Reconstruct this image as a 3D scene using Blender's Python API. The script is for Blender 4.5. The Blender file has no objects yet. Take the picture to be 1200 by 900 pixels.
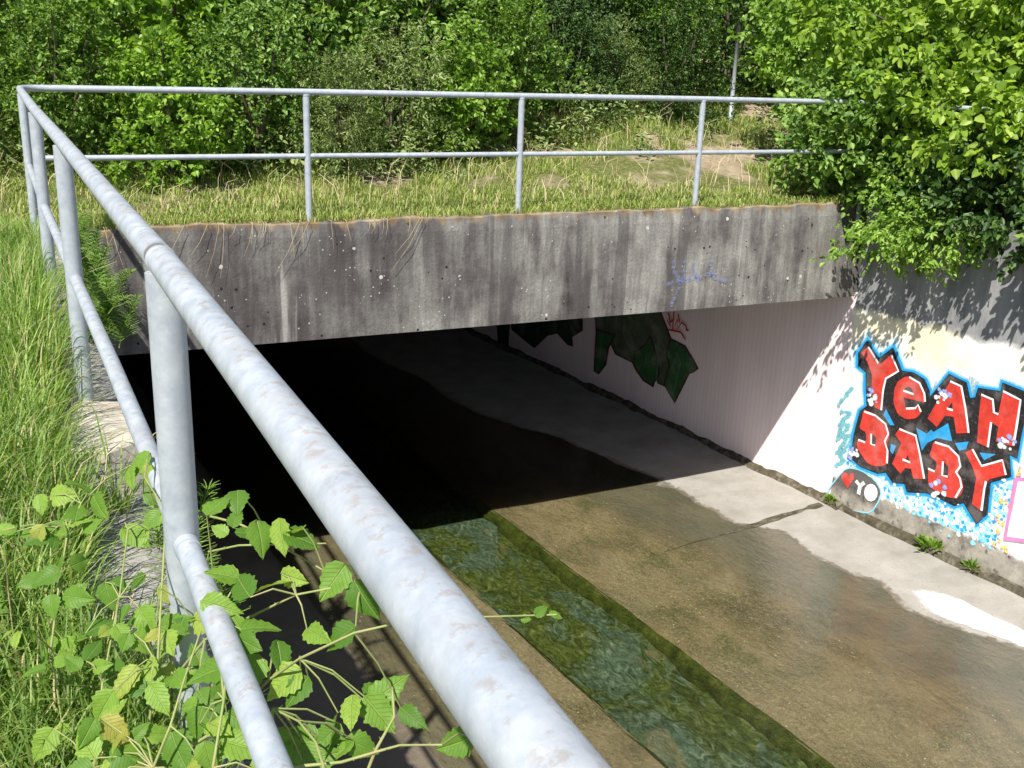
import bpy, math, random
import numpy as np
from mathutils import Vector, Matrix, Quaternion

# ------------------------------------------------------------------ camera, sky, sun, exposure
scene = bpy.context.scene
col = scene.collection
YAW, PITCH, ROLL, CAMZ = 0.43858, 0.30398, 0.03365, 1.34

def camera_matrix():
    fw = Vector((0, math.cos(PITCH), -math.sin(PITCH)))
    dn = Vector((0, -math.sin(PITCH), -math.cos(PITCH)))
    xr = Vector((1, 0, 0))
    c, s = math.cos(ROLL), math.sin(ROLL)
    right = xr * c - dn * s
    up = -(xr * s + dn * c)
    rz = Matrix.Rotation(-YAW, 3, 'Z')
    right, up, fw = rz @ right, rz @ up, rz @ fw
    m = Matrix((right, up, -fw)).transposed().to_4x4()
    m.translation = Vector((0, 0, CAMZ))
    return m

cd = bpy.data.cameras.new("camera")
cam = bpy.data.objects.new("camera", cd)
col.objects.link(cam)
cam.matrix_world = camera_matrix()
cd.sensor_width = 36.0
cd.lens = 36.0 * 1233.13 / 1200.0
cd.clip_start = 0.05
cd.clip_end = 800
scene.camera = cam

SUN_TRAVEL = Vector((0.53, 0.53, -1.0)).normalized()
SUN_ELEV = math.asin(-SUN_TRAVEL.z)
SUN_AZ = math.atan2(-SUN_TRAVEL.x, -SUN_TRAVEL.y)
world = bpy.data.worlds.new("World")
scene.world = world
world.use_nodes = True
wn = world.node_tree
wn.nodes.clear()
sky = wn.nodes.new("ShaderNodeTexSky")
sky.sky_type = 'NISHITA'
sky.sun_disc = False
sky.sun_elevation = SUN_ELEV
sky.sun_rotation = SUN_AZ
bg = wn.nodes.new("ShaderNodeBackground")
bg.inputs[1].default_value = 0.08
wo = wn.nodes.new("ShaderNodeOutputWorld")
wn.links.new(sky.outputs[0], bg.inputs[0])
wn.links.new(bg.outputs[0], wo.inputs[0])
sl = bpy.data.lights.new("sun", 'SUN')
sl.energy = 5.0
sl.angle = math.radians(0.53)
sl.color = (1.0, 0.96, 0.89)
sun = bpy.data.objects.new("sun", sl)
col.objects.link(sun)
sun.rotation_euler = SUN_TRAVEL.to_track_quat('-Z', 'Y').to_euler()
vs = scene.view_settings
vs.view_transform = 'Standard'
vs.look = 'None'
vs.exposure = 0.75
vs.gamma = 1.0
vs.use_curve_mapping = False
scene.cycles.max_bounces = 6
scene.cycles.diffuse_bounces = 3
scene.cycles.transparent_max_bounces = 12

# ------------------------------------------------------------------ numbers of the place (metres; z = 0 is the top of the headwall)
FZ = -3.357          # channel floor / water level
WZ = FZ
FACE = 8.28          # front face of the headwall
SOFFIT = -0.963
WALLK = 0.125        # skew of the channel's right wall
def wx(y): return 7.84 - WALLK * (y - FACE)
GK = 0.105
def gl(y): return 3.38 - GK * (y - FACE)
def gr(y): return 4.42 - GK * (y - FACE)
LW = 0.30            # face of the wing wall under the long railing

# ------------------------------------------------------------------ helpers
rng = np.random.default_rng(7)
random.seed(7)

def tag(o, label=None, cat=None, group=None, kind=None):
    if label: o["label"] = label
    if cat: o["category"] = cat
    if group: o["group"] = group
    if kind: o["kind"] = kind
    return o

def link(o, parent=None):
    col.objects.link(o)
    if parent is not None: o.parent = parent
    return o

def empty(name, loc=(0, 0, 0)):
    o = bpy.data.objects.new(name, None)
    o.location = loc
    o.empty_display_size = 0.1
    return link(o)

def mesh_data(name, verts, faces, mat=None, smooth=False):
    me = bpy.data.meshes.new(name)
    if isinstance(faces, np.ndarray):
        V = np.asarray(verts, dtype=np.float32)
        k = faces.shape[1]
        me.vertices.add(len(V)); me.vertices.foreach_set("co", V.ravel())
        me.loops.add(faces.size); me.loops.foreach_set("vertex_index", faces.astype(np.int32).ravel())
        me.polygons.add(len(faces))
        me.polygons.foreach_set("loop_start", np.arange(0, faces.size, k, dtype=np.int32))
        me.update(calc_edges=True)
    else:
        me.from_pydata([tuple(v) for v in verts], [], [tuple(f) for f in faces])
    if mat: me.materials.append(mat)
    if smooth:
        me.polygons.foreach_set("use_smooth", np.ones(len(me.polygons), dtype=bool))
    me.update()
    return me

def mesh(name, verts, faces, mat=None, parent=None, smooth=False, loc=None):
    o = bpy.data.objects.new(name, mesh_data(name, verts, faces, mat, smooth))
    if loc is not None: o.location = loc
    return link(o, parent)

def bevel(o, w=0.01, seg=2):
    m = o.modifiers.new("edge", 'BEVEL'); m.width = w; m.segments = seg; m.limit_method = 'ANGLE'
    return o

def box_vf(x0, x1, y0, y1, z0, z1):
    v = [(x0,y0,z0),(x1,y0,z0),(x1,y1,z0),(x0,y1,z0),(x0,y0,z1),(x1,y0,z1),(x1,y1,z1),(x0,y1,z1)]
    f = [(0,3,2,1),(4,5,6,7),(0,1,5,4),(1,2,6,5),(2,3,7,6),(3,0,4,7)]
    return v, f

def tube_vf(pts, r, n=16, cap=True):
    pts = [Vector(p) for p in pts]
    rs = r if isinstance(r, (list, tuple)) else [r] * len(pts)
    V, F = [], []
    up = None
    for i, p in enumerate(pts):
        a = pts[max(i-1, 0)]; b = pts[min(i+1, len(pts)-1)]
        t = (b - a).normalized()
        if up is None:
            up = Vector((0,0,1)) if abs(t.z) < .9 else Vector((1,0,0))
        up = (up - t * up.dot(t)).normalized()
        s = t.cross(up)
        for k in range(n):
            an = 2*math.pi*k/n
            V.append(p + (up*math.cos(an) + s*math.sin(an)) * rs[i])
    for i in range(len(pts)-1):
        for k in range(n):
            k2 = (k+1) % n
            F.append((i*n+k, i*n+k2, (i+1)*n+k2, (i+1)*n+k))
    if cap:
        F.append(tuple(range(n))); F.append(tuple(range((len(pts)-1)*n + n-1, (len(pts)-1)*n - 1, -1)))
    return V, F

def merge(parts):
    V, F = [], []
    for v, f in parts:
        o = len(V)
        V += list(v); F += [tuple(i+o for i in q) for q in f]
    return V, F

def vnoise(x, y, s=1.0, seed=0):
    """smooth value noise on numpy arrays"""
    x = np.asarray(x, float)*s + seed*17.3; y = np.asarray(y, float)*s + seed*9.1
    xi, yi = np.floor(x), np.floor(y); fx, fy = x-xi, y-yi
    fx = fx*fx*(3-2*fx); fy = fy*fy*(3-2*fy)
    def h(a, b): 
        q = np.sin(a*127.1 + b*311.7)*43758.5453
        return q - np.floor(q)
    return (h(xi,yi)*(1-fx)+h(xi+1,yi)*fx)*(1-fy) + (h(xi,yi+1)*(1-fx)+h(xi+1,yi+1)*fx)*fy

def grid(xs, ys, zf, xf=None):
    X, Y = np.meshgrid(xs, ys)
    if xf is not None: X = xf(X, Y)
    Z = zf(X, Y)
    V = np.stack([X.ravel(), Y.ravel(), Z.ravel()], 1)
    nx, ny = len(xs), len(ys)
    i = np.arange((ny-1)*(nx-1)); r, c = i//(nx-1), i % (nx-1)
    a = r*nx + c
    F = np.stack([a, a+1, a+nx+1, a+nx], 1)
    return V, F

def npmerge(parts):
    Vs, Fs, o = [], [], 0
    for v, f in parts:
        Vs.append(v); Fs.append(f + o); o += len(v)
    return np.concatenate(Vs), np.concatenate(Fs)

# ------------------------------------------------------------------ materials
class N:
    """small wrapper to write node trees"""
    def __init__(s, name):
        s.m = bpy.data.materials.new(name); s.m.use_nodes = True
        s.t = s.m.node_tree; s.t.nodes.clear()
        s.out = s.t.nodes.new("ShaderNodeOutputMaterial")
    def n(s, typ, **kw):
        d = s.t.nodes.new("ShaderNode" + typ)
        for k, v in kw.items():
            if hasattr(d, k) and k not in d.inputs: setattr(d, k, v)
        return d
    def set(s, sock, v):
        if isinstance(v, bpy.types.NodeSocket): s.t.links.new(v, sock)
        elif isinstance(v, (tuple, list)): sock.default_value = tuple(v) + ((1,) if len(sock.default_value) == 4 and len(v) == 3 else ())
        else: sock.default_value = v
    def pos(s): return s.n("NewGeometry").outputs["Position"]
    def obj(s): return s.n("TexCoord").outputs["Object"]
    def scale(s, vec, sc):
        d = s.n("Mapping"); s.set(d.inputs[0], vec); s.set(d.inputs[3], sc); return d.outputs[0]
    def noise(s, vec, sc=5., det=4., rough=.55, dist=0.):
        d = s.n("TexNoise"); s.set(d.inputs["Vector"], vec); s.set(d.inputs["Scale"], sc); s.set(d.inputs["Detail"], det)
        s.set(d.inputs["Roughness"], rough); s.set(d.inputs["Distortion"], dist); return d.outputs[0]
    def voro(s, vec, sc=5., feature='F1'):
        d = s.n("TexVoronoi"); d.feature = feature; s.set(d.inputs["Vector"], vec); s.set(d.inputs["Scale"], sc); return d
    def ramp(s, fac, stops, interp='LINEAR'):
        d = s.n("ValToRGB"); d.color_ramp.interpolation = interp
        e = d.color_ramp.elements
        while len(e) < len(stops): e.new(.5)
        for i, (p, c) in enumerate(stops):
            e[i].position = p
            e[i].color = (c if isinstance(c, (tuple, list)) else (c, c, c)) + (1,) if not isinstance(c, (int, float)) else (c, c, c, 1)
        s.set(d.inputs[0], fac); return d.outputs[0]
    def mix(s, fac, a, b, mode='MIX'):
        d = s.n("Mix"); d.data_type = 'RGBA'; d.blend_type = mode
        s.set(d.inputs[0], fac); s.set(d.inputs[6], a); s.set(d.inputs[7], b); return d.outputs[2]
    def math(s, op, a, b=0., clamp=False):
        d = s.n("Math"); d.operation = op; d.use_clamp = clamp
        s.set(d.inputs[0], a); s.set(d.inputs[1], b); return d.outputs[0]
    def maprange(s, v, a, b, c=0., d=1., smooth=True):
        q = s.n("MapRange"); q.interpolation_type = 'SMOOTHSTEP' if smooth else 'LINEAR'
        for i, k in enumerate((v, a, b, c, d)): s.set(q.inputs[i], k)
        return q.outputs[0]
    def sep(s, v):
        d = s.n("SeparateXYZ"); s.set(d.inputs[0], v); return d.outputs
    def bump(s, h, strength=.3, dist=.01):
        d = s.n("Bump"); s.set(d.inputs["Height"], h); s.set(d.inputs["Strength"], strength); s.set(d.inputs["Distance"], dist); return d.outputs[0]
    def pbr(s, color, rough=.8, metal=0., spec=.3, normal=None):
        d = s.n("BsdfPrincipled"); s.set(d.inputs["Base Color"], color); s.set(d.inputs["Roughness"], rough)
        s.set(d.inputs["Metallic"], metal); s.set(d.inputs["Specular IOR Level"], spec)
        if normal is not None: s.set(d.inputs["Normal"], normal)
        return d.outputs[0]
    def done(s, shader):
        s.set(s.out.inputs[0], shader); return s.m

def m_leaf(name, dark, mid, light, transl=.4, rough=.45, odd=None, spec=.35):
    n = N(name)
    r = n.n("NewGeometry").outputs["Random Per Island"]
    stops = [(0., dark), (.5, mid), (1., light)]
    c = n.ramp(r, stops)
    p = n.pos()
    big = n.noise(p, 1.3, 2.)
    c = n.mix(n.maprange(big, .35, .65), n.mix(.35, c, dark), c)
    if odd: c = n.mix(n.math('GREATER_THAN', n.math('FRACT', n.math('MULTIPLY', r, 37.7)), .95), c, odd)
    a = n.pbr(c, rough, 0., spec)
    t = n.n("BsdfTranslucent"); n.set(t.inputs[0], n.mix(1., c, (1.25, 1.3, .55), 'MULTIPLY'))
    ms = n.n("MixShader"); n.set(ms.inputs[0], transl); n.set(ms.inputs[1], a); n.set(ms.inputs[2], t.outputs[0])
    return n.done(ms.outputs[0])

def m_flat(name, color, var=.15, rough=.75, scale=9.):
    """sprayed or brushed paint with a little unevenness"""
    n = N(name); p = n.pos()
    k = n.noise(p, scale, 5.)
    c = n.mix(n.maprange(k, .35, .7), color, tuple(max(0, v*(1-var)) for v in color))
    c = n.mix(n.math('MULTIPLY', n.maprange(n.noise(p, 34., 6., .75), .53, .70), .30), c, (.30, .28, .26))
    c = n.mix(n.math('MULTIPLY', n.maprange(n.noise(p, 3.2, 4., .6), .48, .66), .22), c, (.42, .36, .33))
    return n.done(n.pbr(c, rough, 0., .3, n.bump(n.noise(p, 120., 3.), .25, .003)))

def build_materials():
    M = {}
    # weathered headwall concrete
    n = N("headwall_concrete"); p = n.pos(); sx = n.sep(p)
    warp = n.noise(p, 1.7, 3.)
    wp = n.n("VectorMath"); wp.operation = 'ADD'; n.set(wp.inputs[0], p); n.set(wp.inputs[1], n.scale(n.noise(p, 2.5, 3.), (.12, .0, .0)))
    streak = n.math('ADD', n.math('MULTIPLY', n.noise(n.scale(p, (4.2, 4.2, .7)), 1., 7., .66), .62), n.math('MULTIPLY', n.noise(p, 3.1, 7., .62), .38))
    fine = n.noise(n.scale(p, (22., 22., 1.6)), 1., 5., .6)
    big = n.noise(p, .8, 3.)
    base = n.ramp(streak, [(.35, (.045, .037, .038)), (.44, (.12, .108, .104)), (.51, (.215, .205, .188)), (.59, (.305, .295, .27)), (.70, (.42, .405, .37))])
    base = n.mix(n.maprange(fine, .45, .7), base, n.mix(.4, base, (.10, .09, .09)))
    base = n.mix(n.maprange(n.noise(p, 70., 4., .7), .42, .66), base, n.mix(.35, base, (.05, .045, .045)))
    run = n.math('MULTIPLY', n.maprange(n.noise(n.scale(p, (3.4, 3.4, .16)), 1.3, 3.), .54, .60), n.maprange(n.noise(p, .9, 2.), .36, .5))
    base = n.mix(n.math('MULTIPLY', run, .6), base, (.075, .066, .064))
    stain = n.math('ADD', n.maprange(sx[0], 4.8, .6, 0., .85, False), n.math('MULTIPLY', n.math('SUBTRACT', big, .5), 1.0))
    base = n.mix(n.math('MULTIPLY', stain, .95, True), base, n.mix(.62, base, (.058, .051, .050)))
    eff = n.math('MULTIPLY', n.maprange(n.noise(n.scale(p, (6.5, 6.5, .35)), 1.3, 3.), .60, .68), n.maprange(n.noise(p, 1.4, 3.), .48, .6))
    base = n.mix(n.math('MULTIPLY', eff, .5), base, (.50, .48, .45))
    # board marks
    wv = n.n("TexWave"); wv.bands_direction = 'X'; n.set(wv.inputs["Vector"], p); n.set(wv.inputs["Scale"], 1.7); n.set(wv.inputs["Distortion"], 3.)
    line = n.math('GREATER_THAN', wv.outputs[1], .965)
    base = n.mix(n.math('MULTIPLY', line, .12), base, (.06, .055, .055))
    # dark pits, pale lichen, brown moss along the rim
    v1 = n.voro(p, 15.)
    pit = n.math('MULTIPLY', n.math('LESS_THAN', n.math('ADD', v1.outputs[0], n.math('MULTIPLY', n.noise(p, 45., 2.), .25)), .30), n.math('GREATER_THAN', n.noise(p, 2.6, 3.), .60))
    base = n.mix(pit, base, (.02, .018, .018))
    v2 = n.voro(n.scale(p, (1., 1., 1.)), 4.6)
    wob = n.math('MULTIPLY', n.math('SUBTRACT', n.noise(p, 60., 2.), .5), .06)
    lich = n.math('MULTIPLY', n.math('LESS_THAN', n.math('ADD', v2.outputs[0], wob), .075), n.math('GREATER_THAN', n.noise(p, 1.9, 1.), .5))
    base = n.mix(lich, base, (.50, .49, .45))
    v3 = n.voro(p, 17.)
    lich2 = n.math('MULTIPLY', n.math('LESS_THAN', v3.outputs[0], .12), n.math('GREATER_THAN', n.noise(p, 2.7, 2.), .55))
    base = n.mix(n.math('MULTIPLY', lich2, .7), base, (.5, .49, .44))
    rim = n.math('ADD', sx[2], n.math('MULTIPLY', n.math('SUBTRACT', n.noise(n.scale(p, (7., 7., 1.2)), 1., 4.), .5), .34))
    base = n.mix(n.maprange(rim, -.05, .02), base, n.ramp(n.noise(p, 6., 4.), [(.35, (.14, .095, .05)), (.55, (.26, .195, .12)), (.75, (.37, .33, .26))]))
    h = n.math('ADD', n.noise(p, 45., 5., .65), n.math('MULTIPLY', n.math('ADD', pit, n.math('MULTIPLY', line, .4)), -2.))
    M['headwall'] = n.done(n.pbr(base, .9, 0., .2, n.bump(h, .6, .008)))

    # raw grey concrete, copings
    n = N("grey_concrete"); p = n.pos()
    a = n.noise(p, 3., 6., .6); b = n.noise(p, 38., 4., .7)
    c = n.ramp(a, [(.3, (.17, .16, .14)), (.55, (.30, .285, .26)), (.75, (.38, .365, .33))])
    c = n.mix(n.maprange(b, .5, .62), c, n.mix(.55, c, (.08, .075, .065)))
    c = n.mix(n.math('LESS_THAN', n.voro(p, 60.).outputs[0], .16), c, (.42, .40, .36))
    M['coping'] = n.done(n.pbr(c, .92, 0., .2, n.bump(b, .8, .01)))

    n = N("pale_stone"); p = n.pos()
    c = n.ramp(n.noise(p, 9., 6., .65), [(.3, (.36, .30, .23)), (.55, (.50, .45, .38)), (.75, (.56, .52, .46))])
    M['stone'] = n.done(n.pbr(c, .9, 0., .2, n.bump(n.noise(p, 30., 6., .7), .8, .01)))

    # painted wing wall: bare concrete above, cream and white paint, dirty grey foot
    n = N("painted_wing_wall"); p = n.pos(); sx = n.sep(p)
    z = n.math('ADD', sx[2], n.math('MULTIPLY', n.math('SUBTRACT', n.noise(p, 4.5, 4.), .5), .30))
    z2 = n.math('ADD', sx[2], n.math('MULTIPLY', n.math('SUBTRACT', n.noise(p, 14., 4.), .5), .12))
    conc = n.ramp(n.noise(n.scale(p, (4., 4., 1.)), 1.2, 6., .6), [(.3, (.15, .15, .16)), (.55, (.27, .27, .27)), (.75, (.36, .355, .34))])
    cream = n.ramp(n.noise(p, 2.2, 3.), [(.35, (.80, .72, .50)), (.5, (.83, .79, .64)), (.6, (.86, .86, .82))])
    paint = n.mix(n.maprange(z, -1.75, -1.45), (.85, .87, .88), cream)
    paint = n.mix(n.math('MULTIPLY', n.maprange(n.noise(p, 11., 5.), .5, .75), .25), paint, (.55, .52, .42))
    foot = n.ramp(n.noise(p, 7., 6., .65), [(.3, (.16, .145, .12)), (.5, (.30, .275, .235)), (.7, (.42, .39, .33))])
    foot = n.mix(n.maprange(n.noise(p, 10., 3.), .58, .68), foot, (.11, .11, .105))
    foot = n.mix(n.maprange(z2, -3.22, -3.33), foot, (.10, .085, .05))
    c = n.mix(n.maprange(z, -1.12, -1.02), paint, conc)
    c = n.mix(n.maprange(z2, -2.96, -3.02), c, foot)
    M['wing'] = n.done(n.pbr(c, .85, 0., .2, n.bump(n.noise(p, 40., 5., .65), .5, .006)))

    # tunnel wall: rosy white paint on fine vertical boarding
    n = N("tunnel_wall_paint"); p = n.pos(); sx = n.sep(p)
    w = n.n("TexWave"); w.bands_direction = 'Y'; w.wave_profile = 'SAW'; n.set(w.inputs["Vector"], p); n.set(w.inputs["Scale"], 4.6); n.set(w.inputs["Distortion"], .25); n.set(w.inputs["Detail"], 1.)
    c = n.mix(n.maprange(n.noise(n.scale(p, (3., 3., .6)), 1., 4.), .35, .7), (.86, .73, .73), (.78, .65, .645))
    c = n.mix(n.math('MULTIPLY', n.math('GREATER_THAN', w.outputs[1], .84), .22), c, (.45, .39, .39))
    zz = n.math('ADD', sx[2], n.math('MULTIPLY', n.math('SUBTRACT', n.noise(p, 12., 4.), .5), .10))
    c = n.mix(n.maprange(zz, FZ+.08, FZ+.03), c, (.16, .135, .10))
    M['tunnel'] = n.done(n.pbr(c, .8, 0., .2, n.bump(w.outputs[1], .2, .005)))

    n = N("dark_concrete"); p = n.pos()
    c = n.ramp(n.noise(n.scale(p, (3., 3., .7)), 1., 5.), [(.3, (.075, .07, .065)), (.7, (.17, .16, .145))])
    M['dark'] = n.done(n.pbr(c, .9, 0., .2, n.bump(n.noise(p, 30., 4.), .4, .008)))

    # channel floor: dry pale concrete, brown and olive where it lies under the water
    n = N("channel_concrete"); p = n.pos(); sx = n.sep(p)
    dry = n.ramp(n.noise(p, 2.4, 6., .6), [(.3, (.23, .215, .185)), (.55, (.30, .285, .255)), (.75, (.345, .33, .30))])
    dry = n.mix(n.maprange(n.noise(p, 55., 3.), .6, .7), dry, (.22, .19, .15))
    q = n.scale(p, (1., .6, 1.))
    wet = n.ramp(n.noise(q, 1.6, 6., .65, .6), [(.30, (.075, .06, .035)), (.45, (.125, .097, .056)), (.56, (.185, .138, .082)), (.70, (.235, .185, .125))])
    wet = n.mix(n.maprange(n.noise(p, 2.2, 4.), .52, .72), wet, (.085, .08, .035))
    wet = n.mix(n.math('MULTIPLY', n.maprange(n.noise(p, .75, 4., .55, .5), .44, .6), .5), wet, (.21, .165, .115))
    caustic = n.noise(n.scale(p, (1., .85, 1.)), 30., 6., .75, 2.2)  # pale and dark squiggles, water caustics painted into the bed colour
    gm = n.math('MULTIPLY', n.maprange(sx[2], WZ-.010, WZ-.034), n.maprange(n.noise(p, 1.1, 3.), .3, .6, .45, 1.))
    wet = n.mix(n.math('MULTIPLY', n.maprange(caustic, .515, .60), n.math('MULTIPLY', gm, .5)), wet, (.40, .33, .19))
    wet = n.mix(n.math('MULTIPLY', n.maprange(caustic, .485, .40), n.math('MULTIPLY', gm, .35)), wet, (.05, .038, .02))
    zz = n.math('ADD', sx[2], n.math('MULTIPLY', n.math('SUBTRACT', n.noise(p, 16., 4.), .5), .006))
    sp2 = n.voro(p, 11.)
    wet = n.mix(n.math('MULTIPLY', n.math('LESS_THAN', sp2.outputs[0], .075), n.math('GREATER_THAN', n.noise(p, 1.7, 2.), .5)), wet, (.48, .44, .33))
    deep = n.maprange(zz, WZ-.012, WZ-.03)
    wet = n.mix(n.math('MULTIPLY', n.math('SUBTRACT', 1., deep), .6), wet, (.125, .115, .095))
    m = n.maprange(zz, WZ+.0012, WZ-.0006)
    c = n.mix(m, dry, wet)
    ro = n.maprange(m, 0., 1., .9, .5)
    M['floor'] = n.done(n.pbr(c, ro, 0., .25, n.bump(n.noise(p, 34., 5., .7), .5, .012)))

    # gutter bed: algae
    n = N("gutter_algae"); p = n.pos()
    q = n.scale(p, (1., .55, 1.))
    f1 = n.noise(q, 2.0, 4., .6, 1.2); f2 = n.noise(q, 11., 6., .72, 2.)
    teal = n.ramp(f2, [(.34, (.022, .036, .020)), (.47, (.048, .074, .046)), (.56, (.082, .115, .078)), (.66, (.15, .18, .125)), (.76, (.30, .31, .23))])
    mossy = n.ramp(f2, [(.35, (.016, .024, .004)), (.5, (.05, .065, .010)), (.62, (.10, .115, .025)), (.74, (.18, .17, .06))])
    c = n.mix(n.maprange(n.math('ADD', f1, n.math('MULTIPLY', n.math('SUBTRACT', f2, .5), .35)), .44, .60), mossy, teal)
    c = n.mix(n.maprange(n.noise(q, 1.6, 4., .6, .8), .60, .68), c, n.mix(.5, c, (.20, .155, .085)))
    M['gutter'] = n.done(n.pbr(c, .8, 0., .2, n.bump(n.noise(p, 18., 5., .7), .8, .03)))
    n = N("gutter_moss"); p = n.pos()
    c = n.ramp(n.noise(p, 9., 5., .7), [(.3, (.022, .03, .005)), (.55, (.06, .072, .012)), (.75, (.14, .13, .04))])
    M['moss'] = n.done(n.pbr(c, .95, 0., .1, n.bump(n.noise(p, 60., 5., .7), 1., .02)))

    n = N("dirt"); p = n.pos()
    c = n.ramp(n.noise(p, 9., 5., .7), [(.3, (.045, .04, .025)), (.5, (.10, .088, .06)), (.62, (.19, .17, .13)), (.75, (.10, .11, .035))])
    M['dirt'] = n.done(n.pbr(c, .95, 0., .1, n.bump(n.noise(p, 60., 5., .7), 1., .02)))
    # water
    n = N("water"); p = n.pos()
    q = n.scale(p, (1., .55, 1.))
    r1 = n.noise(q, 3.2, 4., .6, .8); r2 = n.noise(q, 24., 4., .65, .8)
    h = n.math('ADD', r1, n.math('MULTIPLY', r2, .5))
    nm = n.bump(h, .30, .025)
    fr = n.n("Fresnel"); n.set(fr.inputs[0], 1.5); n.set(fr.inputs[1], nm)
    tr = n.n("BsdfTransparent"); n.set(tr.inputs[0], (.88, .92, .84))
    gs = n.n("BsdfGlossy"); n.set(gs.inputs[0], (1., 1., 1.)); n.set(gs.inputs["Roughness"], .03); n.set(gs.inputs["Normal"], nm)
    ms = n.n("MixShader"); n.set(ms.inputs[0], fr.outputs[0]); n.set(ms.inputs[1], tr.outputs[0]); n.set(ms.inputs[2], gs.outputs[0])
    M['water'] = n.done(ms.outputs[0])

    # galvanised pipe with brown stains on the upper side
    n = N("galvanised_steel"); p = n.pos()
    g = n.n("NewGeometry"); nz = n.sep(g.outputs["Normal"])[2]
    a = n.noise(p, 26., 5., .65); b = n.noise(p, 9., 4.)
    c = n.ramp(a, [(.3, (.31, .35, .40)), (.5, (.375, .41, .45)), (.72, (.44, .47, .50))])
    st = n.math('MULTIPLY', n.maprange(n.noise(p, 48., 6., .7), .51, .62), n.maprange(nz, .55, .95))
    c = n.mix(n.math('MULTIPLY', st, .6), c, (.28, .235, .195))
    film = n.math('MULTIPLY', n.maprange(b, .42, .6), n.maprange(nz, .5, .9))
    c = n.mix(n.math('MULTIPLY', film, .26), c, (.32, .29, .265))
    vs_ = n.voro(p, 150.); c = n.mix(n.math('MULTIPLY', n.sep(vs_.outputs[1])[0], .16), c, (.24, .27, .30))
    M['steel'] = n.done(n.pbr(c, n.maprange(a, .3, .7, .45, .65), .15, .5, n.bump(n.noise(p, 160., 3.), .15, .002)))

    # soil and thatch under the grass
    n = N("soil"); p = n.pos()
    d = n.noise(p, .9, 5.)
    soil = n.ramp(n.noise(p, 9., 6., .7), [(.3, (.20, .155, .10)), (.55, (.36, .29, .20)), (.75, (.47, .40, .29))])
    thatch = n.ramp(n.noise(p, 22., 5., .7), [(.3, (.06, .075, .02)), (.5, (.12, .135, .04)), (.72, (.28, .25, .12))])
    c = n.mix(n.maprange(d, .47, .58), thatch, soil)
    M['soil'] = n.done(n.pbr(c, .95, 0., .1, n.bump(n.noise(p, 30., 5., .7), 1., .03)))
    n = N("wood_floor_litter"); p = n.pos()
    c = n.ramp(n.noise(p, 7., 6., .7), [(.3, (.018, .022, .008)), (.55, (.04, .045, .015)), (.75, (.09, .07, .035))])
    M['litter'] = n.done(n.pbr(c, .95, 0., .1))

    M['bark'] = (lambda n: n.done(n.pbr(n.ramp(n.noise(n.scale(n.pos(), (9., 9., 2.)), 3., 5.), [(.3, (.06, .045, .03)), (.7, (.17, .14, .10))]), .9)))(N("bark"))
    M['cane'] = (lambda n: n.done(n.pbr(n.ramp(n.noise(n.pos(), 22., 3.), [(.3, (.17, .24, .06)), (.6, (.27, .27, .11)), (.75, (.30, .17, .10))]), .6)))(N("bramble_cane"))
    M['straw'] = (lambda n: n.done(n.pbr(n.ramp(n.n("NewGeometry").outputs["Random Per Island"], [(0., (.36, .27, .14)), (1., (.62, .53, .34))]), .8)))(N("straw"))
    # grasses
    M['grass_tall'] = m_leaf("tall_grass", (.075, .15, .02), (.19, .31, .05), (.38, .48, .14), .4, .5, (.52, .43, .22))
    M['grass_short'] = m_leaf("short_grass", (.13, .20, .035), (.28, .36, .08), (.48, .49, .19), .35, .6, (.60, .50, .30), .2)
    # leaves
    M['leaf_a'] = m_leaf("leaf_mid_green", (.06, .125, .018), (.17, .30, .05), (.37, .52, .13), .42, .45, None, .35)
    M['leaf_b'] = m_leaf("leaf_bright_green", (.085, .17, .018), (.22, .38, .05), (.42, .58, .13), .48, .45, None, .35)
    M['leaf_c'] = m_leaf("leaf_dark_green", (.02, .05, .010), (.055, .115, .024), (.14, .23, .055), .3, .45, None, .3)
    M['leaf_d'] = m_leaf("leaf_grey_green", (.09, .14, .035), (.22, .30, .09), (.40, .47, .19), .35, .5, None, .4)
    M['leaf_maple'] = m_leaf("leaf_yellow_green", (.11, .20, .018), (.26, .40, .04), (.46, .58, .12), .5, .45, None, .3)
    # bramble leaf with veins from its own coordinates
    n = N("bramble_leaf"); o = n.obj(); s = n.sep(o)
    rnd = n.n("ObjectInfo").outputs["Random"]
    ax = n.math('ABSOLUTE', s[0])
    ph = n.math('SUBTRACT', n.math('MULTIPLY', s[1], 9.), n.math('MULTIPLY', ax, 7.))
    vein = n.math('MAXIMUM', n.maprange(n.math('ABSOLUTE', n.math('SUBTRACT', n.math('FRACT', ph), .5)), .40, .5), n.maprange(ax, .03, .008))
    c = n.ramp(rnd, [(0., (.07, .17, .018)), (.35, (.13, .26, .03)), (.7, (.20, .34, .045)), (.93, (.29, .41, .07)), (1., (.36, .33, .07))])
    c = n.mix(n.math('MULTIPLY', vein, .35), c, (.36, .46, .13))
    c = n.mix(n.maprange(n.noise(o, 6., 3.), .45, .7), c, n.mix(.3, c, (.08, .15, .02)))
    a = n.pbr(c, .5, 0., .3, n.bump(n.math('MULTIPLY', vein, -1.), .5, .03))
    t = n.n("BsdfTranslucent"); n.set(t.inputs[0], n.mix(1., c, (1.3, 1.35, .5), 'MULTIPLY'))
    ms = n.n("MixShader"); n.set(ms.inputs[0], .4); n.set(ms.inputs[1], a); n.set(ms.inputs[2], t.outputs[0])
    M['bramble'] = n.done(ms.outputs[0])
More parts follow.
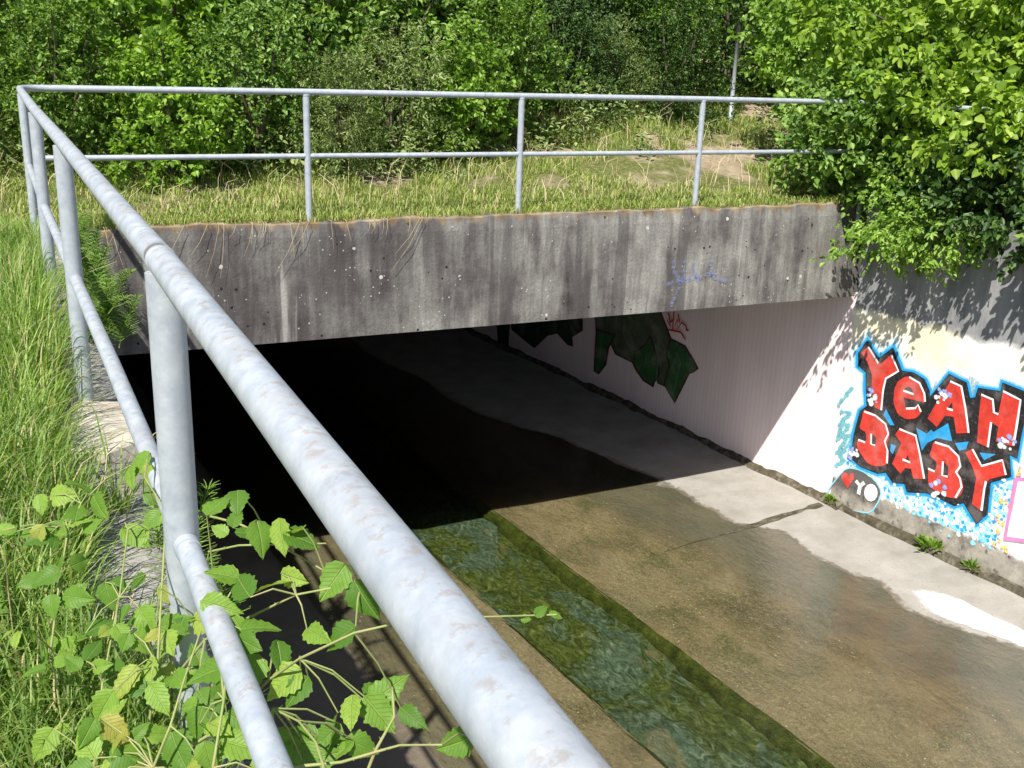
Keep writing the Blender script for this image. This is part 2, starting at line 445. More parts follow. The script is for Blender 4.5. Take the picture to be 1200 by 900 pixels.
    # spray paint
    for k, v in dict(red=(.62, .045, .028), black=(.018, .016, .018), white=(.85, .85, .85), blue=(.02, .34, .70), cyan=(.28, .66, .85), dgrey=(.085, .08, .08), teal=(.30, .58, .62),
                     pink=(.80, .22, .50), yellow=(.78, .56, .08), maroon=(.07, .02, .022), olive=(.085, .11, .06), green=(.035, .12, .035), dgreen=(.02, .045, .028),
                     tagred=(.62, .03, .06), tagblue=(.30, .36, .66), fadeblue=(.27, .30, .42), lime=(.85, .84, .82), pale=(.70, .83, .88), muralteal=(.10, .19, .16)).items():
        M[k] = m_flat("paint_" + k, v, .28)
    return M

def m_spray(name, color, grit=.45):
    """paint whose cover thins out with the mesh's own fade value (overspray)"""
    n = N(name); p = n.pos()
    at_ = n.n("Attribute"); at_.attribute_name = "fade"
    g = n.math('ADD', n.math('MULTIPLY', n.noise(p, 55., 4., .7), .6), n.math('MULTIPLY', n.noise(p, 9., 3.), .4))
    a = n.maprange(n.math('ADD', at_.outputs["Fac"], n.math('MULTIPLY', n.math('SUBTRACT', g, .5), grit*2)), .15, .8)
    k = n.noise(p, 12., 4.)
    c = n.mix(n.maprange(k, .35, .7), color, tuple(v*.85 for v in color))
    tr = n.n("BsdfTransparent")
    ms = n.n("MixShader"); n.set(ms.inputs[0], a); n.set(ms.inputs[1], tr.outputs[0]); n.set(ms.inputs[2], n.pbr(c, .8, 0., .2))
    return n.done(ms.outputs[0])
M = build_materials()
for k_, v_ in dict(black=(.018, .016, .02), blue=(.02, .34, .70), cyan=(.28, .66, .85), pale=(.72, .84, .88), white=(.85, .85, .85), dgrey=(.12, .115, .11), tagblue=(.27, .31, .52), lime=(.72, .71, .69), yellow=(.78, .58, .12), pink=(.80, .30, .50), violet=(.30, .36, .66), teal=(.22, .55, .62)).items():
    M['s_'+k_] = m_spray("spray_" + k_, v_, .8 if k_ == 'lime' else .45)

# ------------------------------------------------------------------ ground, bank
def bank(X, Y):
    t = np.maximum(Y - 9.2, 0)
    z = 0.16 * t ** 1.15
    z = np.where(Y > 22, 0.16*12.8**1.15 + (Y-22)*.05, z)
    z = z + (vnoise(X, Y, .7, 1)-.5)*.22*np.clip(t/1.5, 0, 1) + (vnoise(X, Y, 2.6, 2)-.5)*.05
    return z - .015
def left_h(X, Y):
    return -.06 + (vnoise(X, Y, 1.1, 3)-.5)*.10*np.clip(-X/.5, 0, 1) + np.clip(-X-1, 0, 30)*.03
def right_h(X, Y):
    return -.04 + (vnoise(X, Y, 1.1, 4)-.5)*.08 + np.clip(X-8.6, 0, 8)*.05
far = lambda a, b, n: list(np.geomspace(a, b, n))
xs_b = [-200, -80, -30, -15, -9, -6, -4] + list(np.arange(-3, 16.01, .25)) + [18, 22, 30, 60, 200]
ys_b = list(np.arange(8.45, 16.01, .2)) + [17, 19, 22, 28, 40, 80, 200, 400]
xs_l = [-200, -80, -30, -12, -6] + list(np.arange(-4, -.01, .2)) + [-.02]
ys_l = [-200, -60, -20, -8, -4] + list(np.arange(-2, 8.41, .2)) + [8.45]
us_r = [.02, .1, .3, .6, 1., 1.5, 2., 3., 5., 8., 14., 30., 80., 190.]
V, F = npmerge([grid(np.array(xs_b, float), np.array(ys_b, float), bank),
                grid(np.array(xs_l, float), np.array(ys_l, float), left_h),
                grid(np.array(us_r), np.array(ys_l, float), right_h, lambda X, Y: X + wx(np.clip(Y, -30, 20)) + .33)])
ground = mesh("ground", V, F, M['soil'], smooth=True)
tag(ground, "grassy earth bank and verges around the concrete channel", kind='structure')

# channel floor -----------------------------------------------------
EDGE = [(-30, 8.6), (3.0, 8.0), (4.3, 7.72), (5.3, 7.39), (5.75, 7.18), (6.16, 6.95), (6.45, 7.06), (6.7, 7.13), (7.0, 6.98), (7.28, 6.86), (7.7, 6.90), (8.0, 6.89), (8.1, 6.75),
        (8.43, 6.55), (9.0, 6.57), (9.56, 6.56), (10.4, 6.25), (11.2, 5.98), (12.6, 5.41), (16, 4.9), (40, 2.2)]
EY = np.array([e[0] for e in EDGE]); EX = np.array([e[1] for e in EDGE])
def edge_x(Y): return np.interp(Y, EY, EX) + (vnoise(Y, Y*0, 3.1, 5)-.5)*.10 + (vnoise(Y, Y*0, 9., 6)-.5)*.04
def floor_r(X, Y):
    d = X - edge_x(Y)
    z = np.where(d > 0, d*.045, np.maximum(d*.022, -.034))
    n1 = (vnoise(X, Y, 5., 7)-.5)*.006 + (vnoise(X, Y, 1.2, 8)-.5)*.008
    return WZ + z + n1*np.clip(np.abs(d)*3, .25, 1)
def floor_l(X, Y):
    d = gl(Y) - X
    z = -.030 + np.maximum(d-.2, 0)*.012
    return WZ + z + (vnoise(X, Y, 5., 9)-.5)*.006
ysf = np.array([-30, -20, -12, -6, -2] + list(np.arange(0, 3.9, .3)) + list(np.arange(4., 13.0, .07)) + list(np.arange(13.2, 20, .4)) + [24, 30, 38])
u = np.concatenate([np.linspace(0, .12, 8)[:-1], np.linspace(.12, 1, 48)])
V, F = npmerge([grid(u, ysf, floor_r, lambda X, Y: gr(Y) + X*(wx(Y)+.06-gr(Y))),
                grid(np.linspace(0, 1, 24), ysf, floor_l, lambda X, Y: -.9 + X*(gl(Y)+.9) - .02*(Y-8)*(1-X))])
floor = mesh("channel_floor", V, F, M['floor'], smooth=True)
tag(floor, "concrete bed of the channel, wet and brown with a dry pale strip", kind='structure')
def gut_z(X, Y): return WZ - .13 + (vnoise(X, Y, 1.6, 10)-.5)*.08 + (vnoise(X, Y, 5., 11)-.5)*.05
V, F = grid(np.linspace(0, 1, 16), ysf, gut_z, lambda X, Y: gl(Y) + X*(gr(Y)-gl(Y)))
mesh("gutter_bed", V, F, M['gutter'], floor, True)
for s, gf in ((1, gr), (-1, gl)):
    ws = np.array([0, .02, .04, .08, .13, .2])
    def side(X, Y): return WZ - .022 - X - (vnoise(X, Y, 6., 12)-.5)*.02
    X, Y = np.meshgrid(ws, ysf)
    Z = side(X, Y); off = (vnoise(Y, X, 4., 13+s)*.07 + vnoise(Y, X*3, 13., 15+s)*.04) * np.clip(X*14, .15, 1) + np.where(X == 0, -.03, 0)
    XX = gf(Y) - s*off
    Vv = np.stack([XX.ravel(), Y.ravel(), Z.ravel()], 1)
    nx, ny = len(ws), len(ysf); i = np.arange((ny-1)*(nx-1)); a = (i//(nx-1))*nx + i % (nx-1)
    mesh("gutter_side", Vv, np.stack([a, a+1, a+nx+1, a+nx], 1), M['moss'], floor, True)
# expansion joint across the bed
jp = np.linspace(0, 1, 60)
jx = 5.5 + jp*(7.70-5.5); jy = 8.03 + jp*.225 + (vnoise(jp*3, jp, 4., 17)-.5)*.05
wv = (.012 + vnoise(jx, jy, 9., 16)*.045)*np.clip(jp*1.6, .12, 1)
jz = floor_r(jx, jy) + .004
Vj = np.concatenate([np.stack([jx, jy-wv, jz], 1), np.stack([jx, jy, jz+.006], 1), np.stack([jx, jy+wv, jz], 1)])
i = np.arange(59)
mesh("expansion_joint", Vj, np.concatenate([np.stack([i, i+1, i+61, i+60], 1), np.stack([i+60, i+61, i+121, i+120], 1)]), M['dirt'], floor, True)
# pale patch on the bed, thinning out towards its edge
lp = [(7.19, 6.53), (7.33, 6.47), (7.46, 6.32), (7.52, 6.05), (7.56, 5.78), (7.63, 5.50), (7.74, 5.1), (7.86, 4.6), (7.80, 4.45), (7.66, 4.7), (7.52, 5.0), (7.37, 5.32), (7.24, 5.62), (7.12, 5.86), (7.03, 6.08), (7.10, 6.3)]
pts = []
for k in range(len(lp)):
    a, b = np.array(lp[k]), np.array(lp[(k+1) % len(lp)])
    for t in (0, .33, .66):
        q = a + (b-a)*t + (rng.random(2)-.5)*.03; pts.append(q)
pts = np.array(pts); cen = pts.mean(0)
rings = [cen + (pts-cen)*s for s in (1, .75, .5, .25)] + [cen[None]]
P2 = np.concatenate(rings); zz = floor_r(P2[:, 0], P2[:, 1]) + .006
n0 = len(pts); Fp = []
for r in range(3):
    for k in range(n0): Fp.append((r*n0+k, r*n0+(k+1) % n0, (r+1)*n0+(k+1) % n0, (r+1)*n0+k))
for k in range(n0): Fp.append((3*n0+k, 3*n0+(k+1) % n0, 4*n0))
lo_ = mesh("pale_patch", np.column_stack([P2, zz]), Fp, M['s_lime'], floor, True)
la_ = lo_.data.attributes.new("fade", 'FLOAT', 'POINT'); la_.data.foreach_set("value", np.concatenate([np.full(n0, .0), np.full(n0, .75), np.full(n0, 1.1), np.full(n0, 1.2), [1.2]]).astype(np.float32))

# water: one thin sheet over the bed and the gutter
V, F = npmerge([grid(np.linspace(0, 1, 6), ysf, lambda X, Y: X*0+WZ-.001, lambda X, Y: (gl(Y)-1.4) + X*(edge_x(Y)+.25-gl(Y)+1.4))])
wat = mesh("water", V, F, M['water'], smooth=True)
tag(wat, "shallow rippled stream water over the concrete bed", kind='structure')

# ------------------------------------------------------------------ headwall and tunnel
hw = empty("headwall", (4.0, FACE, -.5))
tag(hw, "stained grey concrete headwall beam above the dark culvert opening", "headwall")
def at(o, root):
    o.parent = root; o.matrix_parent_inverse = Matrix.Translation(root.location).inverted(); return o
nx, nz = 120, 10
xs = np.linspace(0, 1, nx); zs = np.linspace(0, 1, nz)
V = []
for j in range(nz):
    z = SOFFIT + zs[j]*(0-SOFFIT)
    xr = 7.80 + (7.44-7.80)*zs[j]
    for i in range(nx):
        xx = LW + xs[i]*(xr-LW)
        zz = z + ((float(vnoise(xx, 0, 4., 20))-.5)*.03 + (float(vnoise(xx, 0, 17., 21))-.5)*.012 if j == nz-1 else 0)
        V.append((xx, FACE + (float(vnoise(xx, z, 3., 22))-.5)*.006 + (.012 if j == nz-1 else 0), zz))
F = [(j*nx+i, j*nx+i+1, (j+1)*nx+i+1, (j+1)*nx+i) for j in range(nz-1) for i in range(nx-1)]
o = len(V)
for i in range(nx):                                            # worn top, back and soffit rows
    x0, _, z0 = V[(nz-1)*nx+i]
    V.append((x0, FACE+.04, z0+.008 + (float(vnoise(x0, 1, 11., 23))-.5)*.012))
for i in range(nx): V.append((V[(nz-1)*nx+i][0], FACE+.30, .0))
for i in range(nx): V.append((V[i][0], FACE+.30, SOFFIT))
for r, (a, b) in enumerate((((nz-1)*nx, o), (o, o+nx), (o+nx, o+2*nx), (o+2*nx, 0))):
    F += [(a+i, a+i+1, b+i+1, b+i) for i in range(nx-1)]
e = nx-1
F.append(tuple([j*nx+e for j in range(nz)] + [o+e, o+nx+e, o+2*nx+e]))
F.append(tuple([o+2*nx, o+nx, o] + [j*nx for j in range(nz-1, -1, -1)]))
at(mesh("beam", V, F, M['headwall']), hw)
v, f = box_vf(7.35, 8.6, FACE+.16, FACE+.40, SOFFIT+.004, -.03)
at(mesh("return_wall", v, f, M['dark']), hw)

tun = empty("culvert_tunnel", (4.0, FACE+.4, FZ))
tag(tun, "dark box culvert running under the bank with rosy white boarded side", "tunnel")
Y0, Y1 = FACE+.002, 34.
def wall_prism(name, y0, y1, z0, z1, th, mat, off=0.):
    n_ = 24
    V, F = [], []
    for k in range(n_+1):
        y = y0 + (y1-y0)*k/n_
        x = wx(y) + off
        V += [(x, y, z0), (x, y, z1), (x+th, y, z1), (x+th, y, z0)]
    for k in range(n_):
        a = 4*k
        for q in range(4): F.append((a+q, a+(q+1) % 4, a+4+(q+1) % 4, a+4+q))
    F += [(3, 2, 1, 0), (4*n_, 4*n_+1, 4*n_+2, 4*n_+3)]
    return mesh(name, V, F, mat)
at(wall_prism("boarded_side", FACE-.004, Y1, FZ-.4, SOFFIT-.002, .4, M['tunnel']), tun)
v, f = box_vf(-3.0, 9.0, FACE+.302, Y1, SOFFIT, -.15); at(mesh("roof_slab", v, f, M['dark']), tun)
v = [(LW, FACE+.01, FZ-.4), (LW, FACE+.01, SOFFIT-.002), (LW-.4, FACE+.01, SOFFIT-.002), (LW-.4, FACE+.01, FZ-.4),
     (LW-3.2, Y1, FZ-.4), (LW-3.2, Y1, SOFFIT-.002), (LW-3.6, Y1, SOFFIT-.002), (LW-3.6, Y1, FZ-.4)]
f = [(0,1,2,3),(7,6,5,4),(0,4,5,1),(1,5,6,2),(2,6,7,3),(3,7,4,0)]
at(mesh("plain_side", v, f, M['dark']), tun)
v, f = box_vf(-4, 9, Y1, Y1+.3, FZ-.5, 0); at(mesh("daylight_stop", v, f, M['dark']), tun)  # unseen wall added to keep daylight out of the tunnel's far end
# crumbly dirt and moss along the foot of the boarded side
yy = np.linspace(FACE-.2, 17, 260)
wd = .03 + vnoise(yy, yy*0, 3., 30)*.10 * (vnoise(yy, yy*0, .9, 31) > .25) + vnoise(yy, yy*0, 11., 32)*.03
hh = .02 + vnoise(yy, yy*0, 4., 33)*.06 + vnoise(yy, yy*0, 14., 34)*.03
bx = np.array([wx(y) for y in yy])
zb = floor_r(bx-wd, yy)
V = np.concatenate([np.stack([bx-wd, yy, zb-.005], 1), np.stack([bx-wd*.45, yy, zb+hh*.6], 1), np.stack([bx+.01, yy, zb+hh], 1)])
n_ = len(yy); i = np.arange(n_-1)
o_ = mesh("dirt_fillet", V, np.concatenate([np.stack([i, i+n_, i+n_+1, i+1], 1), np.stack([i+n_, i+2*n_, i+2*n_+1, i+n_+1], 1)]), M['dirt'], smooth=True)
at(o_, tun)

# ------------------------------------------------------------------ wing walls
wr = empty("painted_wing_wall", (wx(6.), 6., FZ))
tag(wr, "wing wall covered in red YEAH BABY graffiti beside the culvert opening", "wall")
at(wall_prism("wall_body", -30., FACE-.008, FZ-.4, -.02, .42, M['wing'], -.012), wr)
# grey foot ledge of the wall
n_ = 80
V, F = [], []
for k in range(n_+1):
    y = -2 + (FACE-.05+2)*k/n_
    x = wx(y) - .012
    zf = float(floor_r(np.array(x), np.array(y)))
    w_ = .05 + .05*float(vnoise(y, 0, 2.3, 36))
    h_ = .05 + .05*float(vnoise(y, 0, 3.1, 37))
    V += [(x-w_, y, zf-.01), (x-w_*.6, y, zf+h_*.55), (x+.01, y, zf+h_)]
for k in range(n_):
    a = 3*k
    F += [(a, a+1, a+4, a+3), (a+1, a+2, a+5, a+4)]
at(mesh("dirt_fillet", V, F, M['dirt'], smooth=True), wr)

wl = empty("wing_wall", (LW-.2, 2., FZ))
tag(wl, "shaded wing wall under the long galvanised railing, weathered concrete top", "wall")
ysw = np.concatenate([[-30, -10, -4, -1], np.arange(0, FACE+.6, .05), [FACE+.6]])
prof = [(LW, FZ-.4), (LW, -.6), (LW, -.10), (LW-.006, -.045), (LW-.03, -.012), (LW-.10, 0.), (LW-.2, .004), (LW-.28, -.004), (LW-.34, -.03), (LW-.36, -.4)]
V = np.array([(px + (0 if pz < -.2 else (vnoise(np.array(y), np.array(px*9), 6., 40)-.5)*.03), y,
               pz + (0 if pz < -.2 else float((vnoise(y, px*8, 4., 41)-.5)*.035 + (vnoise(y, px*20, 15., 42)-.5)*.022))) for y in ysw for (px, pz) in prof], float)
k_ = len(prof); i = np.arange((len(ysw)-1)*(k_-1)); a = (i//(k_-1))*k_ + i % (k_-1)
at(mesh("wall_body", V, np.stack([a, a+1, a+k_+1, a+k_], 1), M['coping'], smooth=True), wl)
# loose pale coping stone by a post
bs = [(.05,3.58),(.17,3.50),(.285,3.56),(.30,3.78),(.27,4.02),(.10,4.06),(.03,3.88)]
V = [(x, y, -.06) for x, y in bs] + [(x*.98+.004, y, .035+.02*((k*7) % 3)/2) for k, (x, y) in enumerate(bs)] + [(.16, 3.78, .06)]
F = [(k, (k+1) % 7, 7+(k+1) % 7, 7+k) for k in range(7)] + [(7+k, 7+(k+1) % 7, 14) for k in range(7)]
cs = mesh("coping_stone", V, F, M['stone']); at(cs, wl); bevel(cs, .012, 2); cs["label"] = "pale broken coping stone at the foot of a railing post"

